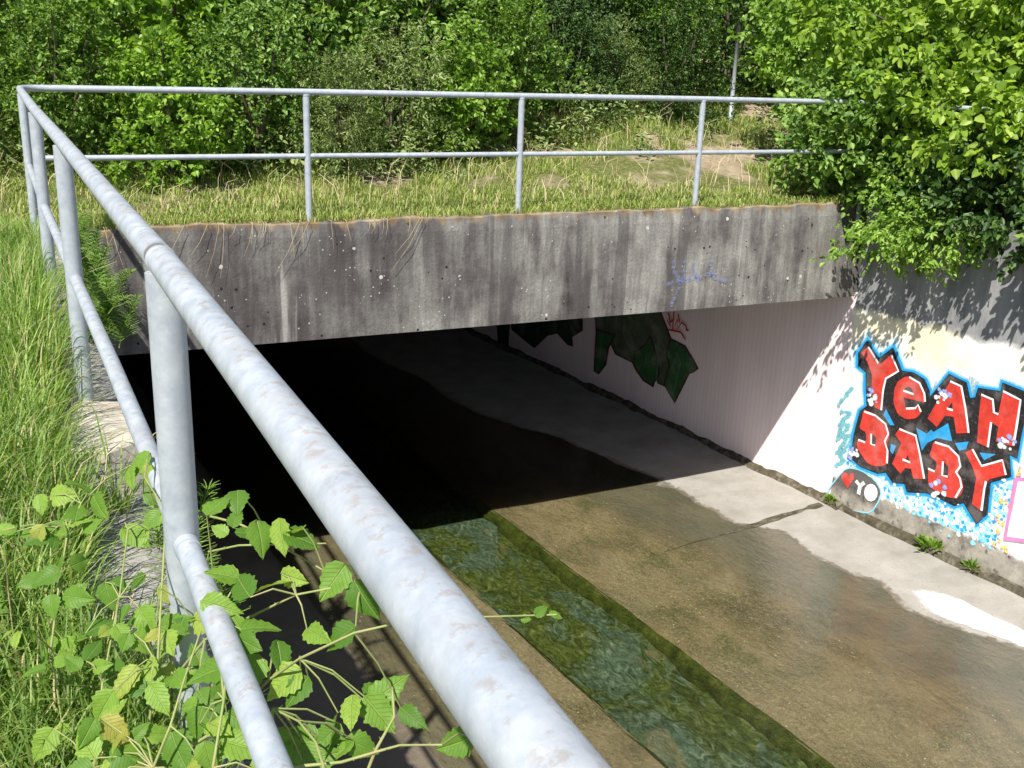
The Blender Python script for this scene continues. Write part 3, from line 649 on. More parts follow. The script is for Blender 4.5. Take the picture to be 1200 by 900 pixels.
# ------------------------------------------------------------------ graffiti on the walls (coordinates in metres on each wall)
GRAF = {"letters":{"Y1":{"fill":[[8.114,-1.534],[8.028,-1.448],[7.879,-1.584],[7.852,-1.586],[7.736,-1.455],[7.62,-1.605],[7.755,-1.715],[7.777,-1.841],[7.76,-2.069],[7.849,-2.059],[7.916,-1.882],[7.937,-1.729],[8.024,-1.604]],"hole":[],"white":[[[8.028,-1.451],[7.878,-1.587]],[[7.735,-1.46],[7.624,-1.602],[7.761,-1.72],[7.773,-1.849],[7.761,-2.064]]]},"E":{"fill":[[7.607,-1.701],[7.567,-1.661],[7.544,-1.644],[7.501,-1.623],[7.468,-1.622],[7.394,-1.639],[7.358,-1.66],[7.306,-1.719],[7.285,-1.751],[7.266,-1.809],[7.273,-1.83],[7.314,-1.851],[7.334,-1.863],[7.362,-1.887],[7.355,-1.902],[7.302,-1.932],[7.298,-1.955],[7.336,-2.008],[7.366,-2.031],[7.433,-2.06],[7.472,-2.064],[7.541,-2.048],[7.573,-2.026],[7.618,-1.963],[7.633,-1.92],[7.642,-1.828],[7.64,-1.786],[7.623,-1.729]],"hole":[[[7.527,-1.759],[7.481,-1.723],[7.432,-1.737],[7.414,-1.793],[7.511,-1.791]],[[7.515,-1.852],[7.29,-1.833],[7.367,-1.911],[7.471,-1.961]]],"white":[[[7.488,-1.627],[7.361,-1.654],[7.289,-1.744],[7.268,-1.821]],[[7.533,-1.783],[7.409,-1.785]],[[7.472,-1.956],[7.365,-1.919],[7.342,-1.876],[7.295,-1.937]]]},"A1":{"fill":[[7.031,-1.534],[6.905,-1.553],[6.822,-1.752],[6.744,-1.978],[6.875,-2.027],[6.937,-1.875],[7.027,-1.894],[7.096,-2.032],[7.214,-1.98],[7.153,-1.819],[7.076,-1.655]],"hole":[[[6.975,-1.738],[7.017,-1.821],[6.951,-1.818]]],"white":[[[7.03,-1.541],[6.905,-1.557],[6.821,-1.76],[6.748,-1.978]],[[7.018,-1.816],[6.952,-1.813]]]},"H":{"fill":[[6.692,-1.568],[6.564,-1.588],[6.525,-1.702],[6.488,-1.708],[6.481,-1.472],[6.295,-1.508],[6.286,-1.686],[6.285,-1.96],[6.465,-1.971],[6.466,-1.827],[6.541,-1.801],[6.53,-2.053],[6.649,-2.042],[6.674,-1.809]],"hole":[],"white":[[[6.687,-1.575],[6.564,-1.588],[6.531,-1.705],[6.485,-1.707]],[[6.479,-1.48],[6.299,-1.512],[6.291,-1.704],[6.287,-1.949]],[[6.541,-1.804],[6.53,-2.05]]]},"B1":{"fill":[[7.978,-2.13],[7.965,-2.125],[7.939,-2.124],[7.885,-2.126],[7.837,-2.135],[7.772,-2.156],[7.725,-2.179],[7.67,-2.215],[7.642,-2.247],[7.622,-2.294],[7.62,-2.333],[7.634,-2.388],[7.629,-2.425],[7.605,-2.466],[7.593,-2.508],[7.588,-2.571],[7.6,-2.607],[7.635,-2.635],[7.668,-2.655],[7.718,-2.675],[7.759,-2.684],[7.813,-2.685],[7.851,-2.674],[7.892,-2.646],[7.929,-2.617],[7.983,-2.572],[8.005,-2.533],[8.006,-2.479],[7.982,-2.46],[7.919,-2.466],[7.897,-2.443],[7.904,-2.379],[7.928,-2.353],[7.983,-2.349],[8.002,-2.324],[7.993,-2.265],[7.988,-2.218],[7.985,-2.157]],"hole":[[[7.851,-2.343],[7.826,-2.348],[7.773,-2.379],[7.771,-2.44],[7.832,-2.461]]],"white":[[[7.968,-2.143],[7.825,-2.14],[7.685,-2.19],[7.633,-2.282],[7.664,-2.377],[7.613,-2.463],[7.599,-2.596]],[[7.842,-2.349],[7.827,-2.459],[7.773,-2.459]],[[7.993,-2.47],[7.903,-2.467]]]},"A2":{"fill":[[7.516,-2.183],[7.312,-2.19],[7.223,-2.383],[7.134,-2.6],[7.265,-2.645],[7.31,-2.553],[7.376,-2.568],[7.421,-2.65],[7.539,-2.58],[7.466,-2.328],[7.555,-2.265]],"hole":[[[7.37,-2.425],[7.397,-2.51],[7.325,-2.503]]],"white":[[[7.511,-2.189],[7.313,-2.194],[7.225,-2.384],[7.141,-2.597]],[[7.421,-2.49],[7.327,-2.49]]]},"B2":{"fill":[[7.086,-2.181],[7.036,-2.173],[6.991,-2.176],[6.926,-2.19],[6.88,-2.206],[6.831,-2.236],[6.801,-2.266],[6.777,-2.315],[6.773,-2.351],[6.787,-2.392],[6.782,-2.416],[6.756,-2.435],[6.737,-2.459],[6.715,-2.501],[6.708,-2.536],[6.712,-2.581],[6.724,-2.613],[6.749,-2.651],[6.78,-2.671],[6.832,-2.684],[6.871,-2.687],[6.92,-2.682],[6.961,-2.676],[7.019,-2.669],[7.051,-2.663],[7.075,-2.657],[7.089,-2.632],[7.103,-2.574],[7.11,-2.534],[7.114,-2.491],[7.099,-2.476],[7.055,-2.483],[7.036,-2.461],[7.031,-2.4],[7.051,-2.372],[7.106,-2.36],[7.126,-2.335],[7.119,-2.283],[7.114,-2.245],[7.108,-2.201]],"hole":[[[6.971,-2.343],[6.901,-2.383],[6.892,-2.471],[6.951,-2.493]]],"white":[[[7.087,-2.19],[6.933,-2.181],[6.811,-2.242],[6.774,-2.332],[6.81,-2.405],[6.758,-2.451],[6.725,-2.528],[6.77,-2.66]],[[6.967,-2.348],[6.95,-2.492],[6.89,-2.483]],[[7.115,-2.48],[7.038,-2.483]]]},"Y2":{"fill":[[6.753,-2.182],[6.682,-2.114],[6.557,-2.244],[6.359,-2.113],[6.299,-2.245],[6.457,-2.347],[6.491,-2.404],[6.475,-2.688],[6.591,-2.655],[6.594,-2.389],[6.66,-2.282]],"hole":[],"white":[[[6.68,-2.122],[6.558,-2.25],[6.366,-2.123],[6.306,-2.248]],[[6.487,-2.381],[6.491,-2.456],[6.48,-2.681]]]}},"black":[[8.145,-1.552],[8.058,-1.4],[7.891,-1.55],[7.736,-1.392],[7.596,-1.598],[7.456,-1.577],[7.319,-1.61],[7.248,-1.705],[7.231,-1.771],[7.059,-1.485],[6.87,-1.512],[6.804,-1.652],[6.745,-1.626],[6.732,-1.529],[6.502,-1.495],[6.501,-1.412],[6.285,-1.431],[6.238,-1.671],[6.241,-2.054],[6.319,-2.048],[6.264,-2.249],[6.451,-2.38],[6.428,-2.696],[6.513,-2.829],[6.682,-2.673],[6.773,-2.745],[6.891,-2.737],[7.091,-2.732],[7.313,-2.809],[7.358,-2.731],[7.5,-2.775],[7.599,-2.697],[7.701,-2.744],[7.925,-2.748],[8.06,-2.698],[8.059,-2.423],[8.022,-2.16],[7.945,-2.079],[7.995,-1.848],[8.016,-1.723],[8.124,-1.677]],"ring0":[[8.165,-1.552],[8.061,-1.374],[7.89,-1.526],[7.732,-1.366],[7.585,-1.58],[7.452,-1.561],[7.307,-1.596],[7.232,-1.697],[7.227,-1.745],[7.067,-1.468],[6.858,-1.498],[6.795,-1.632],[6.759,-1.616],[6.746,-1.516],[6.517,-1.483],[6.515,-1.396],[6.272,-1.418],[6.224,-1.668],[6.226,-2.071],[6.302,-2.062],[6.247,-2.254],[6.435,-2.386],[6.412,-2.697],[6.512,-2.854],[6.685,-2.694],[6.771,-2.762],[6.896,-2.754],[7.092,-2.749],[7.324,-2.829],[7.369,-2.751],[7.507,-2.794],[7.606,-2.717],[7.701,-2.762],[7.933,-2.766],[8.08,-2.712],[8.079,-2.426],[8.041,-2.155],[7.966,-2.077],[8.014,-1.854],[8.034,-1.735],[8.142,-1.69]],"ring1":[[8.204,-1.551],[8.068,-1.326],[7.887,-1.479],[7.724,-1.317],[7.565,-1.547],[7.446,-1.53],[7.285,-1.569],[7.202,-1.681],[7.219,-1.697],[7.081,-1.435],[6.836,-1.472],[6.778,-1.595],[6.786,-1.598],[6.772,-1.491],[6.545,-1.459],[6.543,-1.365],[6.249,-1.392],[6.197,-1.662],[6.199,-2.102],[6.27,-2.088],[6.214,-2.263],[6.405,-2.397],[6.382,-2.7],[6.51,-2.902],[6.692,-2.734],[6.767,-2.795],[6.904,-2.786],[7.094,-2.781],[7.344,-2.868],[7.39,-2.79],[7.521,-2.831],[7.618,-2.756],[7.701,-2.795],[7.949,-2.8],[8.118,-2.738],[8.116,-2.431],[8.076,-2.147],[8.006,-2.073],[8.05,-1.865],[8.068,-1.759],[8.177,-1.714]],"ring2":[[8.24,-1.551],[8.073,-1.28],[7.885,-1.436],[7.717,-1.271],[7.547,-1.516],[7.439,-1.501],[7.264,-1.544],[7.174,-1.666],[7.211,-1.652],[7.094,-1.405],[6.816,-1.447],[6.762,-1.56],[6.812,-1.581],[6.797,-1.468],[6.572,-1.436],[6.569,-1.336],[6.227,-1.369],[6.171,-1.656],[6.174,-2.131],[6.24,-2.113],[6.183,-2.271],[6.376,-2.408],[6.354,-2.702],[6.509,-2.946],[6.698,-2.772],[6.764,-2.825],[6.912,-2.815],[7.096,-2.812],[7.363,-2.905],[7.409,-2.826],[7.535,-2.866],[7.629,-2.793],[7.701,-2.827],[7.963,-2.833],[8.155,-2.763],[8.152,-2.437],[8.109,-2.139],[8.043,-2.07],[8.085,-1.875],[8.1,-1.782],[8.21,-1.736]],"ring3":[[8.316,-1.551],[8.085,-1.186],[7.881,-1.347],[7.703,-1.177],[7.508,-1.453],[7.427,-1.441],[7.221,-1.493],[7.116,-1.636],[7.195,-1.559],[7.122,-1.342],[6.773,-1.397],[6.73,-1.488],[6.865,-1.546],[6.848,-1.42],[6.626,-1.39],[6.624,-1.276],[6.182,-1.32],[6.119,-1.645],[6.121,-2.19],[6.179,-2.164],[6.12,-2.289],[6.318,-2.43],[6.297,-2.706],[6.506,-3.039],[6.711,-2.851],[6.756,-2.888],[6.929,-2.877],[7.101,-2.875],[7.403,-2.982],[7.45,-2.902],[7.563,-2.938],[7.652,-2.869],[7.7,-2.892],[7.993,-2.9],[8.23,-2.815],[8.226,-2.448],[8.179,-2.122],[8.121,-2.063],[8.156,-1.897],[8.167,-1.828],[8.278,-1.783]],"blue":[[[7.325,-2.115],[7.196,-2.137],[7.156,-2.079],[7.124,-2.095],[6.983,-1.956],[6.906,-2.12],[7.076,-2.142],[7.179,-2.231],[7.219,-2.327]],[[6.876,-2.128],[6.737,-2.063],[6.75,-2.146],[6.818,-2.187]],[[6.606,-2.131],[6.443,-2.091],[6.549,-2.189]],[[7.712,-2.035],[7.581,-2.171],[7.632,-2.187],[7.732,-2.107]],[[7.589,-2.379],[7.525,-2.377],[7.55,-2.479],[7.587,-2.454]]],"splat":[[7.908,-1.973],[7.093,-1.721],[6.355,-1.951],[7.998,-2.656],[6.975,-2.651]],"yo_bg":[[8.057,-2.822],[7.957,-2.802],[7.876,-2.803],[7.771,-2.824],[7.707,-2.854],[7.646,-2.907],[7.628,-2.956],[7.643,-3.027],[7.663,-3.087],[7.7,-3.168],[7.747,-3.211],[7.832,-3.24],[7.915,-3.26],[8.043,-3.283],[8.13,-3.294],[8.225,-3.297],[8.274,-3.275],[8.304,-3.218],[8.288,-3.146],[8.219,-3.023],[8.171,-2.943],[8.118,-2.862]],"yo_glow":[[8.064,-2.796],[7.952,-2.774],[7.865,-2.775],[7.756,-2.797],[7.686,-2.829],[7.619,-2.887],[7.597,-2.947],[7.614,-3.027],[7.636,-3.09],[7.676,-3.18],[7.737,-3.235],[7.831,-3.268],[7.917,-3.289],[8.047,-3.313],[8.137,-3.323],[8.24,-3.327],[8.301,-3.3],[8.338,-3.23],[8.319,-3.144],[8.247,-3.016],[8.198,-2.934],[8.139,-2.845]],"heart":[[8.049,-3.052],[8.146,-2.968],[8.153,-2.926],[8.123,-2.889],[8.076,-2.886],[8.049,-2.908],[8.031,-2.865],[7.999,-2.858],[7.98,-2.906]],"yy":[[[7.953,-2.926],[7.89,-2.962],[7.843,-2.904]],[[7.89,-2.962],[7.896,-3.063]]],"oo":[[7.66,-2.952],[7.663,-3.004],[7.687,-3.051],[7.727,-3.08],[7.772,-3.084],[7.809,-3.061],[7.828,-3.017],[7.825,-2.964],[7.8,-2.917],[7.759,-2.888],[7.715,-2.885],[7.679,-2.909]],"scrib":[[[8.286,-2.242],[8.15,-2.219],[8.285,-2.399],[8.14,-2.352],[8.283,-2.557],[8.133,-2.467]],[[8.23,-2.302],[8.27,-2.492],[8.149,-2.511],[8.259,-2.708],[8.15,-2.65]],[[8.173,-1.937],[8.246,-2.055],[8.321,-2.174]],[[8.099,-2.534],[8.208,-2.73],[8.132,-2.763],[8.258,-2.868]]],"panel":[[6.222,-2.242],[5.812,-2.098],[5.735,-2.733],[6.215,-2.873]],"panel_in":[[6.178,-2.265],[5.835,-2.143],[5.769,-2.707],[6.186,-2.825]],"flower":[[6.275,-2.512],[6.275,-2.695],[6.295,-2.827],[6.282,-2.946],[6.184,-2.172],[6.164,-2.956]],"spray":[[7.579,-2.815],[7.317,-2.848],[7.118,-2.808],[6.915,-2.82],[6.764,-2.796],[6.645,-2.821],[6.554,-2.91],[6.461,-2.907],[6.371,-2.904],[7.45,-2.938],[7.224,-2.906],[7.014,-2.935],[6.837,-2.927],[6.662,-2.937],[6.379,-2.765],[6.331,-2.639],[6.295,-2.45],[6.294,-2.364],[6.388,-2.522],[8.036,-2.778],[7.809,-2.764],[6.514,-2.821],[6.961,-2.783]],"green":{"body":{"fill":[[12.781,-2.007],[11.484,-1.728],[11.258,-1.993],[11.156,-2.127],[11.183,-2.263],[11.142,-2.427],[11.098,-2.619],[11.167,-2.771],[11.298,-2.77],[11.372,-2.71],[11.424,-2.845],[11.608,-2.822],[11.781,-2.718],[11.86,-2.633],[12.246,-2.611],[12.356,-2.499],[12.295,-2.376],[12.72,-2.385]],"edge":[[12.825,-1.992],[11.463,-1.701],[11.227,-1.978],[11.122,-2.117],[11.149,-2.256],[11.109,-2.416],[11.064,-2.614],[11.146,-2.796],[11.321,-2.795],[11.363,-2.746],[11.402,-2.875],[11.631,-2.846],[11.812,-2.738],[11.887,-2.658],[12.274,-2.637],[12.398,-2.51],[12.345,-2.403],[12.757,-2.412]]},"leaf1":{"fill":[[11.112,-2.145],[10.858,-2.167],[10.677,-2.304],[10.595,-2.38],[10.66,-2.44],[10.737,-2.476],[10.954,-2.93],[11.168,-2.757],[11.094,-2.472],[11.173,-2.348]],"edge":[[11.135,-2.118],[10.837,-2.144],[10.651,-2.286],[10.555,-2.375],[10.643,-2.456],[10.713,-2.489],[10.948,-2.966],[11.204,-2.77],[11.129,-2.482],[11.208,-2.357]]},"leaf2":{"fill":[[11.54,-2.207],[11.406,-2.408],[11.312,-2.649],[11.425,-2.83],[11.609,-2.807],[11.81,-2.665],[11.807,-2.482],[11.615,-2.343]],"edge":[[11.54,-2.169],[11.373,-2.394],[11.276,-2.644],[11.41,-2.859],[11.634,-2.832],[11.847,-2.681],[11.843,-2.478],[11.644,-2.335]]},"spike":{"fill":[[12.693,-2.394],[12.32,-2.373],[12.437,-2.582],[12.474,-2.828],[12.611,-2.993],[12.689,-2.982],[12.695,-2.648]],"edge":[[12.733,-2.371],[12.267,-2.344],[12.399,-2.58],[12.435,-2.828],[12.598,-3.024],[12.73,-3.007],[12.735,-2.657]]},"small":{"fill":[[14.953,-2.546],[13.108,-2.141],[13.079,-2.47],[13.336,-2.63],[13.298,-2.752],[13.38,-2.756],[13.671,-2.645],[13.953,-2.746],[14.292,-3.026],[14.512,-2.987],[14.932,-2.894]],"edge":[[15.006,-2.529],[13.069,-2.107],[13.036,-2.475],[13.289,-2.632],[13.252,-2.772],[13.403,-2.784],[13.685,-2.677],[13.929,-2.766],[14.287,-3.061],[14.541,-3.016],[14.983,-2.92]]},"pole":{"fill":[[15.405,-2.753],[15.076,-2.679],[15.1,-3.386],[15.287,-3.417]],"edge":[[15.463,-2.737],[15.023,-2.639],[15.049,-3.407],[15.336,-3.454]]}},"mural":[[[11.883,-2.2],[11.817,-2.259]],[[11.761,-2.053],[11.734,-2.091]],[[11.58,-2.454],[11.535,-2.576]],[[12.269,-2.385],[12.207,-2.524],[12.059,-2.547]],[[11.431,-2.194],[11.311,-2.472],[11.324,-2.742]],[[11.29,-2.087],[11.181,-2.35]],[[12.059,-2.092],[12.087,-2.28],[11.93,-2.423]],[[10.97,-2.267],[10.873,-2.384],[10.95,-2.782]],[[12.563,-2.426],[12.577,-2.808]]],"redtag":[[[11.193,-1.892],[11.124,-1.967],[11.158,-1.827],[11.196,-1.793]],[[11.131,-1.907],[11.063,-1.848]],[[11.074,-1.752],[11.077,-2.008],[10.99,-1.831],[10.985,-1.971],[10.916,-1.857],[10.832,-1.879],[10.804,-1.937]],[[10.99,-1.761],[10.956,-1.866]],[[11.149,-2.01],[10.921,-1.984],[10.809,-2.061]],[[10.825,-1.933],[10.765,-1.927]]],"bluetag":[[[5.516,-0.474],[5.541,-0.586],[5.607,-0.676]],[[5.646,-0.481],[5.643,-0.604],[5.681,-0.693]],[[5.75,-0.51],[5.768,-0.598],[5.811,-0.68]],[[5.465,-0.692],[5.577,-0.667],[5.838,-0.652]],[[5.939,-0.495],[5.971,-0.654],[6.14,-0.699]],[[5.894,-0.63],[6.012,-0.624]],[[5.636,-0.678],[5.574,-0.786],[5.536,-0.909]]]}
WOFF = -.012
def wall_poly(name, yz, off, mat, parent, base=WOFF):
    V = [(wx(y)+base-off, y, z) for y, z in yz]
    o = mesh(name, V, [tuple(range(len(V)))], mat)
    return o
def stroke_vf(pts, w, to3, jag=0.):
    P = [Vector(p) for p in pts]; V, F = [], []
    for i, p in enumerate(P):
        a, b = P[max(i-1, 0)], P[min(i+1, len(P)-1)]
        t = (b-a).normalized(); nrm = Vector((-t.y, t.x))
        k = w*(.5 + jag*(random.random()-.5))
        V += [to3(p + nrm*k), to3(p - nrm*k)]
    for i in range(len(P)-1): F.append((2*i, 2*i+1, 2*i+3, 2*i+2))
    return V, F
def disc_vf(c, r, to3, n=10, wob=.3):
    V = [to3(Vector((c[0] + r*(1+wob*(random.random()-.5))*math.cos(6.2832*k/n), c[1] + r*(1+wob*(random.random()-.5))*math.sin(6.2832*k/n)))) for k in range(n)]
    return V, [tuple(range(n))]
def densify_line(p, step=.03, amp=.012):
    out = []
    for k in range(len(p)-1):
        a, b = np.array(p[k]), np.array(p[k+1]); m = max(1, int(np.linalg.norm(b-a)/step))
        for t in range(m): out.append(tuple(a + (b-a)*t/m + (rng.random(2)-.5)*amp))
    return out + [tuple(p[-1])]
def densify(p, step=.04, amp=.012):
    out = []
    for k in range(len(p)):
        a, b = np.array(p[k]), np.array(p[(k+1) % len(p)])
        m = max(1, int(np.linalg.norm(b-a)/step))
        for t in range(m): out.append(tuple(a + (b-a)*t/m + (rng.random(2)-.5)*amp))
    return out
on_wing = lambda off: (lambda p: (wx(p.x)+WOFF-off, p.x, p.y))
def fade_attr(o, vals):
    a = o.data.attributes.new("fade", 'FLOAT', 'POINT'); a.data.foreach_set("value", np.asarray(vals, dtype=np.float32)); return o
def soft_ring(name, inner, outer, off, mat, f0=1., f1=0., base=WOFF):
    A, B = [], []
    for k in range(len(inner)):
        a0, a1, b0, b1 = (np.array(q) for q in (inner[k], inner[(k+1) % len(inner)], outer[k], outer[(k+1) % len(inner)]))
        m = max(1, int(np.linalg.norm(b1-b0)/.05))
        for t in range(m): A.append(a0+(a1-a0)*t/m); B.append(b0+(b1-b0)*t/m)
    n_ = len(A); C = [(np.array(a)+np.array(b))/2 for a, b in zip(A, B)]
    V = [(wx(q[0])+base-off, q[0], q[1]) for q in A+C+B]
    F = []
    for k in range(n_):
        k2 = (k+1) % n_
        F += [(k, k2, n_+k2, n_+k), (n_+k, n_+k2, 2*n_+k2, 2*n_+k)]
    o = mesh(name, V, F, mat)
    return fade_attr(o, [f0]*n_ + [(f0+f1)/2]*n_ + [f1]*n_)
def soft_disc_vf(c, r, to3, peak=1., n=10):
    V, F, f = [to3(Vector(c))], [], [peak]
    for q, rr in ((.7*peak, .55), (0., 1.)):
        for k in range(n):
            w = r*rr*(1+.35*(random.random()-.5)); V.append(to3(Vector((c[0]+w*math.cos(6.2832*k/n), c[1]+w*math.sin(6.2832*k/n))))); f.append(q)
    for k in range(n):
        k2 = (k+1) % n; F += [(0, 1+k, 1+k2), (1+k, 1+n+k, 1+n+k2, 1+k2)]
    return V, F, f
def soft_discs(name, items, mat, root):
    parts = [soft_disc_vf(*it) for it in items]
    v, f = merge([(a, b) for a, b, c in parts])
    return at(fade_attr(mesh(name, v, f, mat), [q for p_ in parts for q in p_[2]]), root)
at(soft_ring("pale_overspray", GRAF['ring1'], GRAF['ring3'], .0025, M['s_pale'], 1., 0.), wr)
at(soft_ring("cyan_overspray", GRAF['black'], GRAF['ring2'], .0040, M['s_cyan'], 1.1, 0.), wr)
at(soft_ring("blue_overspray", GRAF['black'], GRAF['ring1'], .0055, M['s_blue'], 1.3, .05), wr)
at(soft_ring("black_overspray", GRAF['black'], GRAF['ring0'], .0066, M['s_black'], 1., -.1), wr)
at(wall_poly("black_backing", GRAF['black'], .008, M['black'], wr), wr)
v, f = merge([([(wx(y)+WOFF-.010, y, z) for y, z in b], [tuple(range(len(b)))]) for b in GRAF['blue']])
at(mesh("blue_gap", v, f, M['blue']), wr)
for key, g in GRAF['letters'].items():
    L = wall_poly("painted_letter", g['fill'], .012, M['red'], wr); at(L, wr)
    L["label"] = "red spray painted letter " + key[0]
    parts = [([(wx(y)+WOFF-.014, y, z) for y, z in h], [tuple(range(len(h)))]) for h in g['hole']]
    if parts:
        v, f = merge(parts); s = mesh("letter_counter", v, f, M['black']); s.parent = L; s.matrix_parent_inverse = L.matrix_parent_inverse
        s.matrix_parent_inverse = Matrix.Identity(4)
    v, f = merge([stroke_vf(w, .022, on_wing(.015)) for w in g['white']])
    s = mesh("letter_highlight", v, f, M['white']); s.parent = L
items = []
for c in GRAF['splat']:
    for k in range(7):
        a, r = random.random()*6.28, .02 + random.random()*.06
        items.append(((c[0]+math.cos(a)*r, c[1]+math.sin(a)*r), .018+random.random()*.026, on_wing(.0172+k*.0002)))
soft_discs("white_splatter", items, M['s_white'], wr)
items = []
for c in GRAF['splat']:
    for k in range(6):
        a, r = random.random()*6.28, .04 + random.random()*.06
        items.append(((c[0]+math.cos(a)*r, c[1]+math.sin(a)*r), .018+random.random()*.022, on_wing(.0158+k*.0002)))
soft_discs("violet_splatter", items, M['s_violet'], wr)
at(soft_ring("cyan_halo", GRAF['yo_bg'], GRAF['yo_glow'], .0062, M['s_cyan'], 1., 0.), wr)
yz = GRAF['yo_bg']; zc_ = (max(q[1] for q in yz), min(q[1] for q in yz))
cy = (sum(q[0] for q in yz)/len(yz), sum(q[1] for q in yz)/len(yz))
o_ = mesh("grey_backing", [(wx(q[0])+WOFF-.0085, q[0], q[1]) for q in yz+[cy]], [(k, (k+1) % len(yz), len(yz)) for k in range(len(yz))], M['s_dgrey'])
at(fade_attr(o_, [min(1., max(-.1, (q[1]-zc_[1])/(zc_[0]-zc_[1])*1.25-.15)) for q in yz+[cy]]), wr)
at(wall_poly("painted_heart", GRAF['heart'], .012, M['red'], wr), wr)
v, f = merge([stroke_vf(w, .045, on_wing(.012+.0004*k)) for k, w in enumerate(GRAF['yy'])]); s = at(mesh("painted_letter", v, f, M['white']), wr); s["label"] = "small white painted letter Y"
s = at(wall_poly("painted_letter", GRAF['oo'], .012, M['white'], wr), wr); s["label"] = "small white painted letter O"
soft_discs("teal_scribble", [(q, .018+.022*random.random(), on_wing(.004+.00001*k), .75) for k, q in enumerate([q for w in GRAF['scrib'] for q in densify_line(w, .012, .02)])], M['s_teal'], wr)
for nm, lo, hi, cnt, mt, lay in (("cyan_speckle", .012, .045, 9, 's_cyan', .0044), ("blue_speckle", .008, .028, 6, 's_blue', .0058), ("white_speckle", .010, .034, 3, 's_white', .0068)):
    soft_discs(nm, [((c[0]+random.gauss(0, .08), c[1]+random.gauss(0, .055)), lo+random.random()*(hi-lo), on_wing(lay+random.random()*.0009)) for c in GRAF['spray'] for k in range(cnt)], M[mt], wr)
at(wall_poly("panel_frame", GRAF['panel'], .016, M['pink'], wr), wr)
at(wall_poly("panel_fill", GRAF['panel_in'], .018, M['white'], wr), wr)
soft_discs("painted_flowers", [((c[0]+random.gauss(0, .022), c[1]+random.gauss(0, .022)), .014+random.random()*.016, on_wing(.0118+random.random()*.001)) for c in GRAF['flower'] for k in range(4)], M['s_yellow'], wr)
soft_discs("pink_flowers", [((c[0]+random.gauss(0, .03), c[1]+random.gauss(0, .03)), .012+random.random()*.012, on_wing(.0130+random.random()*.001)) for c in GRAF['flower'] for k in range(2)], M['s_pink'], wr)
# green piece and red tag inside the culvert
on_tun = lambda off: (lambda p: (wx(p.x)-off, p.x, p.y))
for j, (key, g) in enumerate(GRAF['green'].items()):
    clip = lambda P: [(y, min(z, SOFFIT-.01)) for y, z in P]
    E = wall_poly("mural_outline", clip(g['edge']), .004+.004*j, M['maroon'], tun, 0.); at(E, tun)
    s = wall_poly("mural_fill", clip(g['fill']), .006+.004*j, M[dict(body='olive', leaf1='green', leaf2='green', spike='green', small='dgreen', pole='dgreen')[key]], tun, 0.); s.parent = E
for k, w in enumerate(GRAF['mural']):
    v, f = stroke_vf(w, .016, on_tun(.031+.0003*k)); at(mesh('mural_line', v, f, M['muralteal']), tun)
v, f = merge([stroke_vf(w, .024, on_tun(.034+.0005*k)) for k, w in enumerate(GRAF['redtag'])]); at(mesh("scrawled_tag", v, f, M['tagred']), tun)
pts_ = [q for w in GRAF['bluetag'] for q in densify_line(w, .016, .02)]
s = soft_discs("scrawled_tag", [(q, .020+.022*random.random(), (lambda k: (lambda p: (p.x, FACE-.008-.00003*k, p.y)))(k), .42) for k, q in enumerate(pts_)], M['s_tagblue'], hw)
s["label"] = "faint blue sprayed scrawl"

# ------------------------------------------------------------------ railing
rail = empty("pipe_railing", (.15, 4., 0))
tag(rail, "galvanised two-rail pipe railing running along the wall and across the headwall", "railing")
RP = .0242; PP = .030
lp = [(.215, -2.2, 1.), (.213, .0, 1.), (.211, .39, 1.), (.206, .9, 1.), (.194, 1.84, 1.), (.14, 4.06, 1.), (.092, 5.9, 1.), (.055, 7.9, 1.)]
def interp_x(y): return float(np.interp(y, [p[1] for p in lp], [p[0] for p in lp]))
POST_Y = [-.35, 1.755, 4.06, 5.9, 7.9]
FARP = [2.088, 3.951, 5.806, 7.84]
FY = 8.42
def rp(name, pts, r, par=rail, n=20, mat='steel'):
    v, f = tube_vf(pts, r, n); o = mesh(name, v, f, M[mat], smooth=True); at(o, par); 
    m = o.modifiers.new("edge", 'EDGE_SPLIT'); m.split_angle = math.radians(50); return o
rp("handrail", [(interp_x(y), y, 1.) for y in np.linspace(-2.2, 1.785, 12)], RP)
rp("handrail", [(interp_x(y), y, 1.) for y in [1.815, 2.4, 3, 3.6, 4.06, 5, 5.9, 7, 7.9, 8.16]] + [(.052+.18*(1-math.cos(a)), 8.24+.18*math.sin(a), 1.) for a in np.linspace(.1, math.pi/2, 7)] + [(2.088, FY, 1.004), (3.60, FY, 1.0)], RP)
rp("handrail", [(3.605, FY, 1.), (5.806, FY, .998), (7.2, FY, .99), (7.72, FY, .99)] + [(7.82+.12*math.sin(a), FY-.12*(1-math.cos(a)), .99) for a in np.linspace(.2, math.pi/2, 5)] + [(wx(y)+.13, y, .99) for y in np.linspace(8.0, -2, 12)], RP)
rp("joint_seam", [(interp_x(1.79), 1.79, 1.), (interp_x(1.82), 1.82, 1.)], RP*.93, mat='dark')
rp("joint_collar", [(interp_x(1.768), 1.768, 1.), (interp_x(1.771), 1.771, 1.), (interp_x(1.783), 1.783, 1.), (interp_x(1.786), 1.786, 1.)], [RP*1.005, RP*1.05, RP*1.05, RP*1.005])
for a, b in zip(POST_Y[:-1], POST_Y[1:]):
    rp("mid_rail", [(interp_x(a)+.004, a+.012, .51), (interp_x((a+b)/2)+.006, (a+b)/2, .512), (interp_x(b)+.004, b-.012, .51)], .0208)
xs_ = [.075] + FARP
for a, b in zip(xs_[:-1], xs_[1:]):
    rp("mid_rail", [(a+.01, FY, .512), (b-.01, FY, .512)], .0208)
for y in POST_Y:
    rp("post", [(interp_x(y), y, -.25), (interp_x(y), y, .985)], PP if y < 7 else .027)
    rp("weld_bead", [(interp_x(y)+.004, y-.05, .51), (interp_x(y)+.004, y-.028, .51)], .0225)
